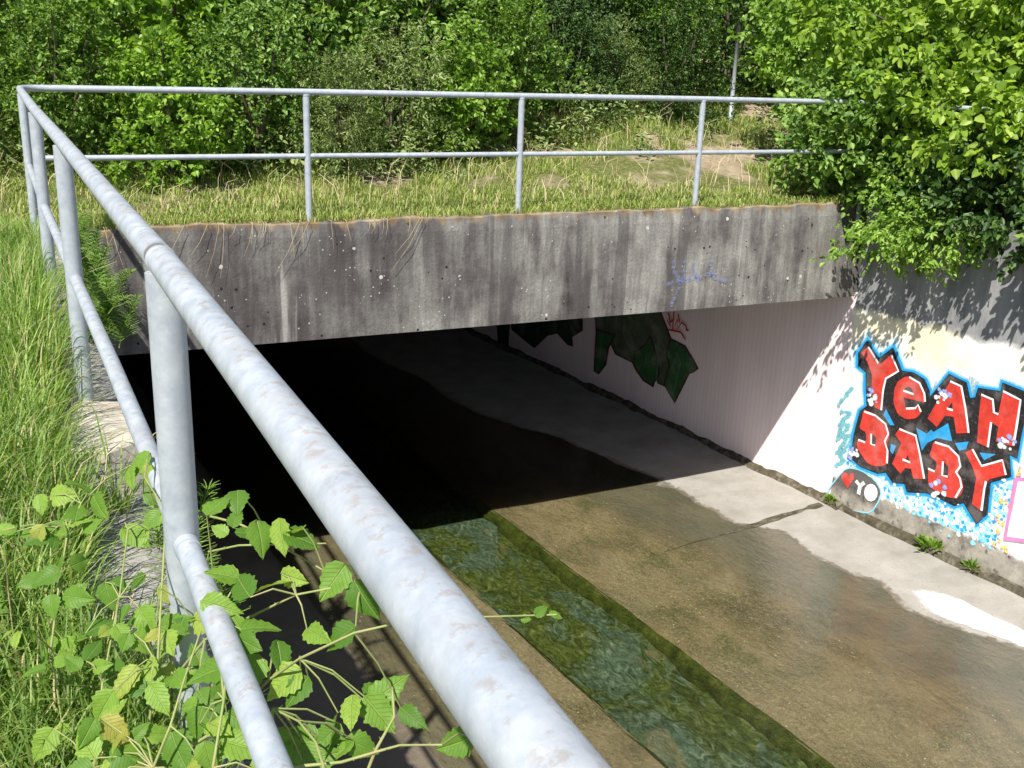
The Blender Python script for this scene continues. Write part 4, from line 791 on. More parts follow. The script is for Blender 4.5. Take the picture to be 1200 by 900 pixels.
rp("post", [(.068, FY-.02, -.25), (.068, FY-.02, .985)], .027)
for x in FARP:
    p_ = rp("post", [(x, FY, -.25), (x, FY, .985)], .027)
    rp("weld_bead", [(x, FY, .970), (x, FY, .978), (x, FY, .986)], [.0272, .031, .0285])
for y in (6.4, 4.4, 2.4):
    rp("post", [(wx(y)+.13, y, -.25), (wx(y)+.13, y, .975)], .027)
for a, b in ((8.2, 6.4), (6.4, 4.4), (4.4, 2.4)):
    rp("mid_rail", [(wx(a)+.13, a-.01, .51), (wx(b)+.13, b+.01, .51)], .0208)
v, f = tube_vf([(8.95, 12.3, .2), (8.95, 12.3, 1.80)], .028, 16)
pole = mesh("metal_pole", v, f, M['steel'], smooth=True)
tag(pole, "thin grey metal pole half hidden among the bank's shrubs", "pole")

# ------------------------------------------------------------------ vegetation
UP = np.array([0, 0, 1.])
def unit(a): return a / np.maximum(np.linalg.norm(a, axis=-1, keepdims=True), 1e-9)
def leaf_cloud(P, D, Nn, L, W, cup=.25):
    """six-point folded leaves at P along D with face normal Nn"""
    D = unit(D); S = unit(np.cross(D, Nn)); Nn = np.cross(S, D)
    L = L[:, None]; W = W[:, None]
    base = P; tip = P + D*L - Nn*L*.12
    l1 = P + D*L*.32 + S*W*.5 + Nn*W*cup; l2 = P + D*L*.70 + S*W*.38 + Nn*W*cup*.6
    r1 = P + D*L*.32 - S*W*.5 + Nn*W*cup; r2 = P + D*L*.70 - S*W*.38 + Nn*W*cup*.6
    n = len(P)
    V = np.stack([base, l1, l2, tip, r2, r1], 1).reshape(-1, 3)
    o = np.arange(n)[:, None]*6
    F = np.concatenate([o + np.array([0, 1, 2, 3]), o + np.array([0, 3, 4, 5])], 0)
    return V, F
def crown(lobes, twigs, per, leaf, asp, seed, droop=.15, twig=.24, sunny=.85):
    r = np.random.default_rng(seed)
    lob = np.array(lobes, float)                       # x y z rx ry rz
    w = (lob[:, 3]*lob[:, 4]*lob[:, 5]) ** (2/3); w /= w.sum()
    k = r.choice(len(lob), twigs, p=w)
    d = unit(r.normal(size=(twigs, 3)))
    rad = .45 + .6*r.random(twigs)**.6
    P = lob[k, :3] + d*lob[k, 3:6]*rad[:, None]
    O = unit(d + UP*.15 + r.normal(size=(twigs, 3))*.45 - UP*droop)
    t = np.repeat(np.arange(twigs), per)
    m = len(t)
    along = r.random(m)
    tl = twig*(.6+.8*r.random(twigs))[t]
    side = unit(np.cross(O[t], r.normal(size=(m, 3))))
    pos = P[t] + O[t]*(along*tl)[:, None] + side*(leaf*.3*r.random(m))[:, None]
    D = unit(O[t]*.7 + side*.9 + r.normal(size=(m, 3))*.25 - UP*droop)
    Nn = unit(UP*.6 + np.array([-.53, -.53, .5])*sunny + r.normal(size=(m, 3))*.55)
    L = leaf*(.6+.7*r.random(m)); W = L*asp*(.8+.4*r.random(m))
    return leaf_cloud(pos, D, Nn, L, W)
def lobes_for(seed, h, rad, n):
    r = random.Random(seed); out = []
    for k in range(n):
        t = (k+.5)/n
        z = h*(.02 + .86*t) + r.uniform(-.1, .1)*h
        a = k*2.4 + r.uniform(-.6, .6)
        rr = rad*(.75 - .45*max(0, t-.5)*2)*r.uniform(.45, 1.)
        s = rad*r.uniform(.28, .50)
        out.append((math.cos(a)*rr, math.sin(a)*rr, z, s, s, s*r.uniform(.7, 1.)))
    out.append((0, 0, h*.5, rad*.6, rad*.6, h*.38))
    return out
def stems_vf(seed, h, rad, n, base_r):
    r = random.Random(seed); parts = []
    for k in range(n):
        a = r.uniform(0, 6.28); q = r.uniform(.2, .75)*rad; hh = h*r.uniform(.6, .95)
        pts, rs = [], []
        for t in (0, .25, .5, .75, 1.):
            pts.append((math.cos(a)*q*t**1.3 + r.uniform(-.04, .04), math.sin(a)*q*t**1.3 + r.uniform(-.04, .04), hh*t - .12*(t == 0)))
            rs.append(base_r*(1-.8*t))
        parts.append(tube_vf(pts, rs, 6))
    return merge(parts)

# shrubs on the bank: kinds, each with two meshes
KINDS = {
    'a': dict(h=2.7, rad=1.25, n=11, tw=800, per=12, leaf=.075, asp=.62, mat='leaf_a', label='mid green leafy shrub rising behind the low shrubs of the bank', group='mid green shrubs on the bank'),
    'b': dict(h=2.6, rad=1.2, n=10, tw=640, per=11, leaf=.105, asp=.66, mat='leaf_b', label='bright green broad-leaved shrub rising behind the low shrubs of the bank', group='bright green shrubs on the bank'),
    'c': dict(h=2.9, rad=1.35, n=12, tw=950, per=12, leaf=.062, asp=.55, mat='leaf_c', label='dark glossy small-leaved shrub in the thicket behind the low shrubs', group='dark shrubs on the bank'),
    'd': dict(h=2.2, rad=1.05, n=10, tw=700, per=13, leaf=.075, asp=.30, mat='leaf_d', label='grey-green narrow-leaved shrub on the bank', group='grey-green shrubs on the bank'),
}
protos = {}
for ki, (k, s) in enumerate(KINDS.items()):
    for v_ in range(2):
        sd = 100 + ki*10 + v_
        V, F = crown(lobes_for(sd, s['h'], s['rad'], s['n']), s['tw'], s['per'], s['leaf'], s['asp'], sd)
        cm = mesh_data("crown", V, F, M[s['mat']])
        v, f = stems_vf(sd, s['h'], s['rad'], 7, .035)
        protos[k+str(v_)] = (cm, mesh_data("stem", v, f, M['bark'], True))
def bank_z(x, y): return float(bank(np.array(float(x)), np.array(float(y))))
def shrub(k, x, y, sc=1., rot=0., z=None, label=None, group=None, sz=None):
    o = bpy.data.objects.new("shrub", None); col.objects.link(o); o.empty_display_size = .1
    o.location = (x, y, bank_z(x, y) if z is None else z); o.rotation_euler.z = rot; o.scale = (sc, sc, sz or sc)
    s = KINDS[k[0]]
    tag(o, label or s['label'], 'shrub', group or s['group'])
    for nm, me in zip(("crown", "stem"), protos[k]):
        c = bpy.data.objects.new(nm, me); col.objects.link(c); c.parent = o
    return o
ROW1 = [('d0', -.7, 10.2, .5, 'low narrow-leaved shrub behind the railing corner post'), ('a0', .35, 10.45, .62, 'low mid green shrub beside the railing corner, behind the grass'), ('b0', 1.25, 10.25, .52, 'low bright broad-leaved shrub behind the first span of the headwall railing'),
        ('a1', 2.1, 10.5, .6, 'low mid green shrub behind the first headwall railing post'), ('d1', 2.85, 10.2, .5, 'low grey-green shrub just past the first headwall railing post'), ('d0', 3.6, 10.7, .66, 'low grey-green shrub midway along the second span of the headwall railing'),
        ('b1', 4.4, 10.75, .5, 'low bright shrub behind the second headwall railing post'), ('a0', 5.2, 11.3, .6, 'low mid green shrub past the second headwall railing post'), ('c0', 6.2, 12.0, .55, 'low dark shrub above the bare soil patch'),
        ('d1', 7.0, 12.2, .5, 'low grey-green shrub above the third headwall railing post'), ('c1', 8.0, 12.4, .6, 'low dark shrub beside the soil path on the bank')]
for j, (k, x, y, sc, lab) in enumerate(ROW1):
    shrub(k, x, y, sc, rot=j*2.3+.4, label=lab, group='low front shrubs on the bank')
SHRUBS = [
    ('c1', -1.2, 11.8, .9), ('a0', .0, 11.7, .95), ('b0', 1.5, 11.8, .9), ('a1', 2.7, 11.8, .9), ('a0', 3.9, 12.1, .95), ('c1', 5.1, 12.6, .95), ('c0', 6.2, 13.2, .95), ('c1', 7.4, 13.5, .95),
    ('a0', 8.6, 13.6, .95), ('c1', 9.8, 13.6, .95), ('b0', 11.2, 13.2, 1.0),
    ('c0', -1.6, 14.2, 1.0), ('b1', .2, 14.6, 1.1), ('a1', 1.7, 14.8, 1.1), ('c0', 3.2, 14.6, 1.05), ('c1', 4.8, 14.8, 1.1), ('c1', 6.3, 15.0, 1.15), ('c0', 7.9, 15.6, 1.2), ('a1', 9.5, 16.2, 1.15), ('c1', 11.4, 16.0, 1.2),
    ('c1', -.4, 16.8, 1.35), ('a0', 2.0, 17.0, 1.3), ('c0', 4.2, 17.2, 1.4), ('c1', 6.6, 17.4, 1.4), ('c0', 9.0, 18.2, 1.4), ('c1', 11.8, 18.6, 1.4), ('c0', 14.6, 17.6, 1.5), ('a1', 13.4, 15.4, 1.2),
    ('b1', 15.5, 14.5, 1.2),
]
for j, (k, x, y, sc) in enumerate(SHRUBS):
    shrub(k, x, y, sc, rot=j*1.93)

# the yellow-green tree leaning over the painted wing wall
tree = empty("field_maple", (9.7, 7.4, -.02))
tag(tree, "yellow-green leafy tree leaning over the railing above the graffiti wall", "tree")
tl = [(-1.15,-.35,1.15,.75,.8,.5), (-.6,.4,1.7,.9,.9,.6), (-.9,1.2,1.2,.8,.7,.55), (-.2,-.9,1.5,.9,.9,.6), (.3,.6,2.2,1.,1.,.7), (-.3,-.1,2.6,1.,1.,.7), (.7,-1.2,2.1,.9,.9,.7), (.9,1.5,1.9,.9,.9,.7),
      (-.7,-1.3,.9,.7,.7,.45), (1.3,.2,2.8,1.,1.,.7), (-1.5,1.0,.75,.55,.6,.35), (.1,1.6,2.7,.9,.9,.7), (0,-.2,3.4,1.1,1.1,.7), (-1.0,.3,2.3,.75,.8,.5), (-1.7,.7,1.35,.6,.6,.4), (-1.75,-.2,.85,.5,.6,.35), (-1.9,1.3,1.9,.55,.55,.4)]
V, F = crown([(q[0], q[1], q[2], q[3]*.86, q[4]*.86, q[5]*.8) for q in tl], 3000, 12, .088, .70, 301, droop=.3, twig=.34)
at_ = mesh("crown", V, F, M['leaf_maple'], tree)
r_ = random.Random(4); parts = [tube_vf([(0,0,-.2),(-.05,0,.5),(-.1,.05,1.2),(-.15,0,2.0),(-.1,0,2.9)], [.11,.09,.075,.055,.03], 10)]
for q in tl: parts.append(tube_vf([(-.08,0,.5+r_.random()*.8),(q[0]*.5,q[1]*.5,q[2]*.75),(q[0],q[1],q[2])], [.035,.022,.008], 6))
v, f = merge(parts); mesh("trunk", v, f, M['bark'], tree, True)

# bushes on top of the painted wing wall
def wall_bush(nm, label, loc, lobes, tw, per, leaf, asp, mat, seed, droop=.2, grp=None):
    o = empty(nm, loc); tag(o, label, "shrub", grp)
    V, F = crown(lobes, tw, per, leaf, asp, seed, droop)
    mesh("crown", V, F, M[mat], o)
    r = random.Random(seed)
    v, f = merge([tube_vf([(0, 0, -.05), (q[0]*.5+r.uniform(-.05,.05), q[1]*.5, q[2]*.5+.12), (q[0], q[1], q[2])], [.02, .013, .005], 6) for q in lobes])
    mesh("stem", v, f, M['bark'], o, True)
    return o
wall_bush("shrub", "dark shrub behind the railing corner over the headwall's end", (8.15, 8.55, 0),
          [(-.45,-.25,.95,.45,.3,.28), (-.75,-.1,.6,.4,.3,.25), (-.25,.0,.35,.5,.45,.3), (.2,.2,.8,.6,.6,.4), (-.35,.25,.9,.5,.5,.35), (-.1,-.35,.35,.45,.4,.28), (-.55,.35,.35,.4,.35,.25), (.3,-.3,1.2,.5,.5,.4)], 820, 12, .07, .62, 'leaf_a', 311)
wall_bush("shrub", "small-leaved spray drooping over the edge of the graffiti wall", (8.05, 7.75, -.02),
          [(-.34,-.1,-.16,.42,.34,.10), (-.50,.12,-.32,.40,.20,.07), (-.22,-.4,-.30,.40,.28,.07), (-.05,-.1,.15,.4,.5,.2), (-.35,-.55,-.12,.35,.3,.12)], 420, 13, .055, .5, 'leaf_b', 312, .5)
wall_bush("shrub", "dark ivy-like bush along the top of the graffiti wall", (8.25, 6.9, 0),
          [(-.2,-.6,.05,.45,.5,.25), (-.25,.1,.15,.45,.5,.28), (-.1,.6,.3,.45,.5,.3), (.1,-.2,.55,.5,.7,.35), (-.2,-1.2,.15,.45,.5,.3)], 650, 12, .07, .62, 'leaf_c', 313, .3)
wall_bush("shrub", "mid green bush trailing over the graffiti wall near its painted panel", (8.5, 5.6, 0),
          [(-.2,-.2,.1,.4,.5,.25), (-.15,.3,.3,.5,.5,.3), (0,-.6,.35,.5,.6,.35), (.1,0,.8,.6,.6,.4), (-.3,.35,.05,.3,.35,.15)], 560, 12, .085, .65, 'leaf_b', 314, .3)
wall_bush("shrub", "bright hazel-like bush spreading behind the railing's far corner", (9.0, 9.9, .1),
          [(-.5,-.2,.9,.6,.6,.4), (-.7,.3,1.5,.6,.6,.4), (0,-.4,1.3,.7,.6,.45), (.4,.2,1.8,.7,.7,.5), (-.35,0,2.1,.6,.6,.4), (.5,-.5,.8,.6,.6,.4), (.1,.1,2.6,.6,.6,.4), (-.9,-.1,1.9,.45,.45,.3)], 820, 12, .08, .64, 'leaf_b', 316)
wall_bush("shrub", "tall dark bush filling the gap between tree and bank shrubs", (10.6, 9.6, .05),
          [(0,0,.7,.9,.9,.6), (-.7,.3,1.0,.7,.7,.5), (.5,-.5,1.3,.8,.8,.6), (-.3,-.5,1.7,.8,.8,.5), (.3,.5,2.1,.8,.8,.6), (-.8,-.3,.4,.6,.6,.4)], 900, 12, .08, .62, 'leaf_a', 315)

r = np.random.default_rng(71); m_ = 15000
ux = -1.5 + r.random(m_)*11.; cl = vnoise(ux, ux*0, 1.3, 60)
uy = 9.75 + .5*np.clip((ux-4)/3, 0, 1.6) + r.random(m_)*1.6 + (1-cl)*.5; uh = (.05 + .45*r.random(m_)**1.3)*np.clip((uy-9.6)/.7, .3, 1.)*(.5+.8*cl)
keep = vnoise(ux, uy, 2.1, 61) > .32 + .33*np.clip((ux-3.6)/1.5, 0, 1); ux, uy, uh = ux[keep], uy[keep], uh[keep]; m_ = len(ux)
P_ = np.stack([ux, uy, bank(ux, uy)+uh], 1)
V, F = leaf_cloud(P_, unit(r.normal(size=(m_, 3))*np.array([1, 1, .4])), unit(UP*.6+np.array([-.4, -.4, .4])+r.normal(size=(m_, 3))*.45), .04+.05*r.random(m_), .018+.025*r.random(m_))
tag(mesh("undergrowth", V, F, M['leaf_d']), "low leafy undergrowth between the grass and the shrubs", kind='stuff')

# grass ---------------------------------------------------------------
def blades(P, H, lean, W, seed, curve=.5):
    r = np.random.default_rng(seed); n = len(P)
    a = r.random(n)*6.2832
    d = np.stack([np.cos(a), np.sin(a), np.zeros(n)], 1)
    s = np.stack([-np.sin(a+r.normal(size=n)*.5), np.cos(a), np.zeros(n)], 1); s = unit(s)
    ln = (lean*(.3+r.random(n)))[:, None]
    H_ = H[:, None]; W_ = W[:, None]
    m1 = P + UP*H_*.5 + d*H_*ln*.3; m2 = P + UP*H_*.85 + d*H_*ln*.75; t = P + UP*H_*(1-.12*ln) + d*H_*ln*(1.05+curve*.3)
    V = np.stack([P - s*W_*.5, P + s*W_*.5, m1 + s*W_*.45, m1 - s*W_*.45, m2 + s*W_*.28, m2 - s*W_*.28, t], 1).reshape(-1, 3)
    o = np.arange(n)[:, None]*7
    F = np.concatenate([o + np.array([0, 1, 2]), o + np.array([0, 2, 3]), o + np.array([3, 2, 4]), o + np.array([3, 4, 5]), o + np.array([5, 4, 6])], 0)
    return V, F
r = np.random.default_rng(21)
n = 40000                                                    # tall verge grass beside the long railing
X = .06 - np.abs(r.normal(size=n))*.42; Y = 1.25 + r.random(n)**1.15*7.0
X = np.where(np.arange(n) < 5500, -.12 + .30*r.random(n), X); Y = np.where(np.arange(n) < 5500, 1.3 + 2.0*r.random(n), Y)
keep = (X > -1.6) & ~((X > -.02) & (r.random(n) < .55) & (np.arange(n) >= 5500)) & ~((X > .02) & (vnoise(X, Y, 5., 57) < .5)); X, Y = X[keep], Y[keep]; n = len(X)
Z = left_h(X, Y)
H = (.16 + .26*r.random(n)**1.4) * (.75 + .6*vnoise(X, Y, 1.7, 50))
H = np.where(Y > 6.9, H*.55, H)
V, F = blades(np.stack([X, Y, Z], 1), H, np.full(n, .55), .0035+.004*r.random(n), 22)
g = mesh("verge_grass", V, F, M['grass_tall']); tag(g, "long fresh green grass beside the railing", kind='stuff')
n = 150000                                                   # bank grass behind the headwall
X = -1.5 + r.random(n)*13.5; Y = 8.47 + r.random(n)**1.25*5.2
dens = vnoise(X, Y, 1.1, 51)*.65 + vnoise(X, Y, 3.3, 52)*.35
bare = np.clip((X-3.2)/3., 0, 1)*np.clip(1-np.abs(Y-10.6)/1.4, 0, 1)
keep = dens > (.30 + .36*bare - .14*np.clip((3.5-X)/2, 0, 1)); X, Y = X[keep], Y[keep]; n = len(X)
H = (.03 + .06*r.random(n)**1.7)*(.7+.6*vnoise(X, Y, 2.2, 53)) * np.where(Y > 9.7, 1.2+1.2*np.clip(Y-9.7, 0, 1)*vnoise(X, Y, 1.4, 56), 1.)
V, F = blades(np.stack([X, Y, bank(X, Y)], 1), H, np.full(n, .6), .005+.005*r.random(n), 23)
g = mesh("bank_grass", V, F, M['grass_short']); tag(g, "short sunlit grass on the bank behind the headwall", kind='stuff')
n = 5200                                                     # fringe hanging over the rim of the headwall
X = .35 + r.random(n)*7.2; keep = vnoise(X, X*0, 2.3, 54) > .35; X = X[keep]; n = len(X)
P = np.stack([X, FACE+.05+.16*r.random(n), np.full(n, .0)], 1)
V, F = blades(P, .03+.07*r.random(n)**2, np.full(n, .8), .004+.004*r.random(n), 24)
g = mesh("rim_grass", V, F, M['grass_short']); tag(g, "thin fringe of grass on the headwall's rim", kind='stuff')
# straw stalks hanging over the headwall
parts = []
rs_ = random.Random(9)
for k in range(30):
    x = .45 + rs_.random()**1.5*2.6 if k < 36 else rs_.uniform(3, 7)
    l = rs_.uniform(.08, .42); dx = rs_.uniform(-.9, .4)*l; y = FACE - .02
    pts = [(x, FACE+.06, .02), (x+dx*.1, y-.015, .015), (x+dx*.5, y-.03, -.5*l), (x+dx, y-.02, -l)]
    parts.append(tube_vf(pts, [.0014, .0018, .0016, .0008], 4, False))
v, f = merge(parts); g = mesh("dry_grass", v, f, M['straw']); tag(g, "dry straw stalks hanging over the headwall", kind='stuff')
# straw in the verge
parts = []
for k in range(120):
    x, y = rs_.uniform(-.5, .12), rs_.uniform(1.5, 8.3); h = rs_.uniform(.15, .5); dx, dy = rs_.uniform(-.6, .6)*h, rs_.uniform(-.6, .6)*h
    parts.append(tube_vf([(x, y, -.05), (x+dx*.3, y+dy*.3, h*.6), (x+dx, y+dy, h*(.7+.3*rs_.random()))], [.0016, .0015, .0008], 4, False))
for k in range(520):
    x, y = rs_.uniform(-.5, 9), rs_.uniform(8.6, 11.8); h = rs_.uniform(.1, .38); dx, dy = rs_.uniform(-.7, .7)*h, rs_.uniform(-.7, .7)*h
    parts.append(tube_vf([(x, y, bank_z(x, y)), (x+dx*.3, y+dy*.3, bank_z(x, y)+h*.6), (x+dx, y+dy, bank_z(x, y)+h*(.7+.3*rs_.random()))], [.003, .003, .0015], 4, False))
v, f = merge(parts); g = mesh("dry_stalks", v, f, M['straw']); tag(g, "dry seeding stalks standing in the grass", kind='stuff')

# horsetails on the wall top
def horsetail(loc, seed, label, hgt=.42, n=9):
    o = empty("horsetail_plant", loc); tag(o, label, "plant")
    r = random.Random(seed); st, nd = [], []
    for k in range(n):
        bx, by = r.uniform(-.08, .10), r.uniform(-.3, .3); h = hgt*r.uniform(.6, 1.); lx, ly = r.uniform(-.05, .30)*h*1.5, r.uniform(-.4, .4)*h
        P = lambda t: (bx+lx*t**1.5, by+ly*t**1.5, h*t*(1-.35*t*(lx > .12)) - .03)
        st.append(tube_vf([P(t) for t in (0, .3, .6, .85, 1.)], [.003, .0027, .002, .0015, .0006], 5, False))
        for w in range(14):
            t = .12 + .85*w/14; c = P(t); ln = .11*(1-t*.75)
            for q in range(9):
                a = 6.2832*q/9 + w*.4; e = (c[0]+math.cos(a)*ln, c[1]+math.sin(a)*ln, c[2]+ln*.55)
                nd.append(tube_vf([c, ((c[0]+e[0])/2, (c[1]+e[1])/2, (c[2]+e[2])/2+.006), e], [.0016, .0014, .0005], 3, False))
    v, f = merge(st); mesh("stem", v, f, M['leaf_b'], o)
    v, f = merge(nd); mesh("foliage", v, f, M['leaf_b'], o)
horsetail((.24, 5.3, 0), 31, "feathery horsetail on the wall top between two railing posts", .42, 11)
horsetail((.25, 6.4, 0), 32, "feathery horsetail on the wall top near the headwall corner", .38, 10)
horsetail((.27, 7.6, -.02), 33, "feathery horsetail tucked into the corner where wall meets headwall", .34, 9)
horsetail((.26, 2.55, -.02), 34, "thin horsetail on the wall top behind the bramble", .30, 4)

# brambles ---------------------------------------------------------------
CANES = [[[0.142,1.448,0.3],[0.199,1.416,0.352],[0.26,1.363,0.449],[0.295,1.31,0.508],[0.357,1.245,0.572],[0.428,1.218,0.591],[0.539,1.218,0.573],[0.655,1.215,0.554]],[[0.145,1.606,0.324],[0.198,1.557,0.421],[0.245,1.506,0.471],[0.319,1.427,0.545],[0.406,1.393,0.565],[0.449,1.397,0.566]],[[0.222,1.815,0.532],[0.256,1.746,0.545],[0.282,1.681,0.558],[0.318,1.605,0.557],[0.342,1.537,0.559],[0.373,1.464,0.557],[0.408,1.389,0.557]],[[0.199,1.795,0.444],[0.23,1.738,0.486],[0.278,1.67,0.523],[0.345,1.64,0.527],[0.414,1.609,0.531]],[[0.231,1.148,0.457],[0.301,1.119,0.466],[0.347,1.102,0.482],[0.374,1.102,0.483],[0.43,1.095,0.473]],[[0.095,1.591,0.215],[0.128,1.623,0.351],[0.151,1.704,0.448],[0.18,1.835,0.531],[0.159,1.966,0.549]],[[0.015,1.572,0.218],[0.042,1.653,0.321],[0.086,1.778,0.406],[0.117,1.903,0.477]],[[-0.033,1.851,0.289],[-0.007,1.929,0.383],[0.017,1.999,0.451],[0.045,2.053,0.477]],[[0.162,1.273,0.388],[0.191,1.338,0.449],[0.205,1.461,0.488],[0.22,1.579,0.513]],[[0.093,1.397,0.32],[0.122,1.404,0.38],[0.15,1.46,0.412],[0.187,1.518,0.46]],[[0.27,1.084,0.491],[0.274,1.14,0.489],[0.266,1.199,0.484],[0.245,1.262,0.469]],[[0.342,1.105,0.481],[0.371,1.115,0.518],[0.378,1.144,0.543]]]
LEAFP = [[0.286,1.448,0.561],[0.32,1.438,0.567],[0.22,1.489,0.568],[0.245,1.465,0.558],[0.209,1.456,0.533],[0.262,1.409,0.514],[0.28,1.363,0.483],[0.333,1.366,0.508],[0.363,1.349,0.506],[0.206,1.407,0.489],[0.189,1.608,0.367],[0.233,1.363,0.462],[0.273,1.337,0.457],[0.29,1.319,0.449],[0.09,1.817,0.408],[0.069,1.799,0.399],[0.127,1.92,0.451],[0.162,1.946,0.468],[0.118,1.812,0.411],[0.17,1.692,0.385],[0.121,1.72,0.385],[0.081,1.705,0.375],[0.111,1.672,0.37],[0.15,1.654,0.372],[0.178,1.393,0.465],[0.196,1.365,0.449],[0.07,1.596,0.348],[0.12,1.534,0.343],[0.155,1.563,0.353],[0.052,1.493,0.33],[0.11,1.46,0.332],[0.129,1.413,0.328],[0.169,1.327,0.405],[0.211,1.32,0.417],[0.206,1.297,0.397],[0.082,1.435,0.326],[0.288,1.265,0.404],[0.318,1.256,0.408],[0.305,1.238,0.39],[-0.015,1.906,0.418],[-0.039,1.995,0.445],[-0.09,2.04,0.451],[-0.086,1.774,0.367],[0.034,2.011,0.466],[0.155,2.095,0.53],[0.17,2.058,0.517],[0.136,2.073,0.516],[0.036,2.032,0.475],[0.013,2.079,0.49],[0.071,2.025,0.48],[0.052,2.083,0.5],[0.18,2.003,0.496],[0.168,1.95,0.471],[0.132,1.918,0.451],[0.234,1.57,0.652],[0.26,1.559,0.654],[0.255,1.543,0.636],[0.286,1.503,0.612],[0.311,1.491,0.613],[0.333,1.488,0.62],[0.343,1.477,0.614],[-0.081,2.036,0.451],[-0.039,1.995,0.445],[0.393,1.245,0.431],[0.434,1.224,0.43],[0.479,1.173,0.407],[0.362,1.224,0.401],[0.289,1.274,0.412],[0.322,1.253,0.408],[0.288,1.244,0.388],[0.411,1.266,0.455],[0.41,1.37,0.546],[0.371,1.409,0.564],[0.164,1.455,0.336],[0.036,1.553,0.337],[0.006,1.489,0.326],[0.059,1.407,0.322],[0.139,1.371,0.325],[0.234,1.278,0.392],[0.227,1.3,0.407],[0.185,1.504,0.345],[0.035,1.692,0.364],[0.169,1.754,0.402],[0.053,1.745,0.38],[0.214,1.671,0.386],[0.179,1.331,0.414],[0.258,1.276,0.401],[0.115,1.616,0.358],[0.018,1.823,0.397],[-0.056,1.898,0.407],[0.264,1.254,0.386],[0.332,1.233,0.396]]
def leaf_mesh(seed):
    r = random.Random(seed)
    nv, nu = 13, 4
    wide, curl, fold, twist = r.uniform(.85, 1.12), r.uniform(.05, .34), r.uniform(.10, .42), r.uniform(-.18, .18)
    V, F = [], []
    for i in range(nv):
        t = i/(nv-1)
        w = .40*math.sin(math.pi*t**.72)**.85*(1-.25*t) if 0 < t < 1 else 0.
        ser = 1 + (.10 if i % 2 else -.08)
        for j in range(-nu, nu+1):
            q = j/nu
            x = q*w*wide*(ser*(1+.06*(r.random()-.5)) if abs(j) == nu else 1)
            vein = .020*math.cos((t*9 - abs(x)*7)*2*math.pi)*(abs(q) > 0)*min(1, abs(q)*2)
            z = fold*abs(x) - curl*t*t + vein*.6 - .35*abs(x)**2 + twist*x*t + .03*math.sin(t*7+seed)*q
            V.append((x, t - (.0 if abs(j) < nu else .02), z))
    m = 2*nu+1
    for i in range(nv-1):
        for j in range(m-1): F.append((i*m+j, i*m+j+1, (i+1)*m+j+1, (i+1)*m+j))
    return mesh_data("leaf", V, F, M['bramble'], True)
LM = [leaf_mesh(k) for k in range(9)]
br_specs = [
    ("bramble", "fresh green bramble reaching under the handrail over the channel", [0, 1, 4, 10, 11], lambda p: p[0] > .24),
    ("bramble", "pale green bramble climbing round the foot of a railing post", [2, 3, 5, 8, 9], lambda p: True),
    ("bramble", "young bramble in the long grass beside the wall top", [6, 7], lambda p: p[0] < .06),
]
brs = []
for nm, lab, cs_, _ in br_specs:
    p0 = CANES[cs_[0]][0]
    o = empty(nm, (p0[0], p0[1], 0)); tag(o, lab, "bramble"); brs.append(o)
    for ci in cs_:
        P = [Vector(p) for p in CANES[ci]]
        # root each cane in the ground
        root = Vector((P[0].x*.6 + .02, P[0].y + .08, -.05))
        pts = [root, (root+P[0])/2 + Vector((0, 0, .05))] + P
        sm = []
        for a in range(len(pts)-1):
            for t in (0, .33, .66): sm.append(pts[a].lerp(pts[a+1], t))
        sm.append(pts[-1])
        v, f = tube_vf(sm, [.0029*(1-.55*k/len(sm)) for k in range(len(sm))], 7)
        at(mesh("cane", v, f, M['cane'], smooth=True), o)
        parts = []
        for k in range(2, len(sm)-1, 1):
            a = rs_.random()*6.28; d = Vector((math.cos(a), math.sin(a), rs_.uniform(-.3, .6)))
            parts.append(tube_vf([sm[k], sm[k]+d*.006], [.0011, .0002], 4, False))
        v, f = merge(parts); at(mesh("thorns", v, f, M['cane']), o)["kind"] = "stuff"
rl = random.Random(77)
def put_leaf(par, p, size, aim=None):
    o = bpy.data.objects.new("leaf", LM[rl.randrange(9)]); col.objects.link(o)
    nrm = Vector((rl.gauss(-.35, .35), rl.gauss(-.45, .35), rl.uniform(.45, 1.1))).normalized()
    d = Vector((aim or (rl.gauss(0.1, .7), rl.gauss(-.2, .6), rl.gauss(-.35, .3))))
    d = (d - nrm*d.dot(nrm)).normalized()
    x = d.cross(nrm).normalized()
    m = Matrix((x, d, nrm)).transposed().to_4x4()
    m = Matrix.Translation(Vector(p) - d*size*.5) @ m @ Matrix.Diagonal((size*rl.uniform(.85, 1.1), size, size, 1))
    o.parent = par; o.matrix_parent_inverse = Matrix.Translation(par.location).inverted(); o.matrix_basis = m
    return o, d
allp = [(b, Vector(p)) for b, (nm, lab, cs_, _) in zip(brs, br_specs) for ci in cs_ for p in CANES[ci]]
pet = {b: [] for b in brs}
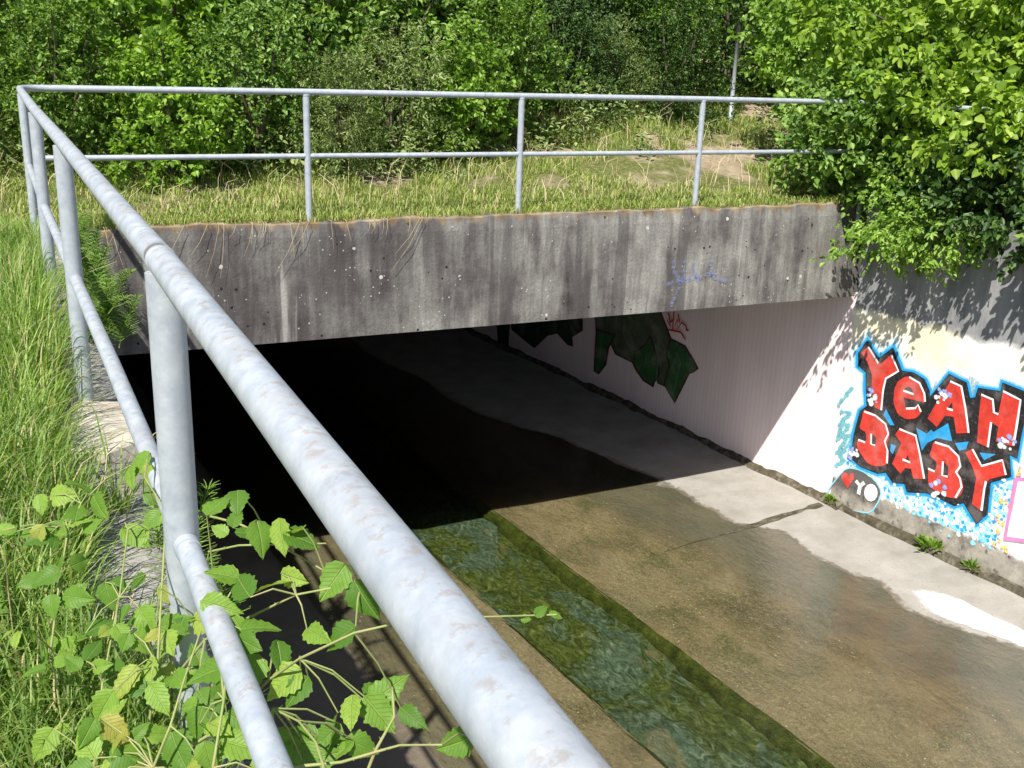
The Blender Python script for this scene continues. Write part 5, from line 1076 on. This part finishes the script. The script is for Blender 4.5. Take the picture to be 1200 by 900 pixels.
EXTRA = [(rl.gauss(.08, .10), rl.uniform(1.3, 1.75), rl.uniform(.05, .34)) for k in range(30)] + [(rl.uniform(-.15, .05), rl.uniform(1.5, 2.3), rl.uniform(.12, .3)) for k in range(10)]
for p in LEAFP + EXTRA:
    par = next(b for b, s in zip(brs, (br_specs[0], br_specs[2], br_specs[1])) if s[3](p)) if False else (brs[0] if p[0] > .24 else (brs[2] if p[0] < .07 else brs[1]))
    sz = rl.uniform(.042, .070)
    o, d = put_leaf(par, p, sz)
    base = Vector(p) - d*sz*.5
    near = min((q for b, q in allp), key=lambda q: (q-base).length)
    if (near-base).length < .16:
        pet[par].append(tube_vf([near, near.lerp(base, .5)+Vector((0, 0, .012)), base], [.0016, .0014, .001], 5, False))
    if rl.random() < (.35 if p[0] < .24 else .12):
        sd = d.cross(Vector((0, 0, 1))).normalized()
        for s_ in (-1, 1):
            q = base + sd*s_*sz*.5 + Vector((0, 0, -.006))
            put_leaf(par, q, sz*.75, tuple(d*.4+sd*s_))
tip = Vector(CANES[0][-1])
for dx, dz, sz in ((0., .0, .024), (-.025, .012, .026), (-.05, .004, .016)):
    put_leaf(brs[0], tip + Vector((dx, .0, dz)), sz, (.6, -.1, .5 if dz > .005 else -.2))
for b, ps in pet.items():
    for v, f in ps: at(mesh("leaf_stalk", v, f, M['cane']), b)

# weeds at the foot of the painted wall
def weed(y, label, sc, seed):
    x = wx(y) - .05
    o = empty("weed", (x, y, float(floor_r(np.array(x), np.array(y)))+.02)); tag(o, label, "weed")
    r = np.random.default_rng(seed); k = 46
    P = r.normal(size=(k, 3))*np.array([.03, .04, .02])*sc + np.array([-.02, 0, .05*sc])
    D = unit(P*np.array([1, 1, .6]) + UP*.03)
    V, F = leaf_cloud(P, D, unit(UP + r.normal(size=(k, 3))*.4), np.full(k, .08*sc), np.full(k, .03*sc))
    mesh("leaves", V, F, M['leaf_b'], o)
weed(6.92, "bushy green weed growing at the foot of the graffiti wall", 1.15, 61)
weed(6.45, "low spreading weed at the foot of the graffiti wall", .8, 62)
weed(8.22, "small weed where the culvert's white side meets the graffiti wall", .7, 63)
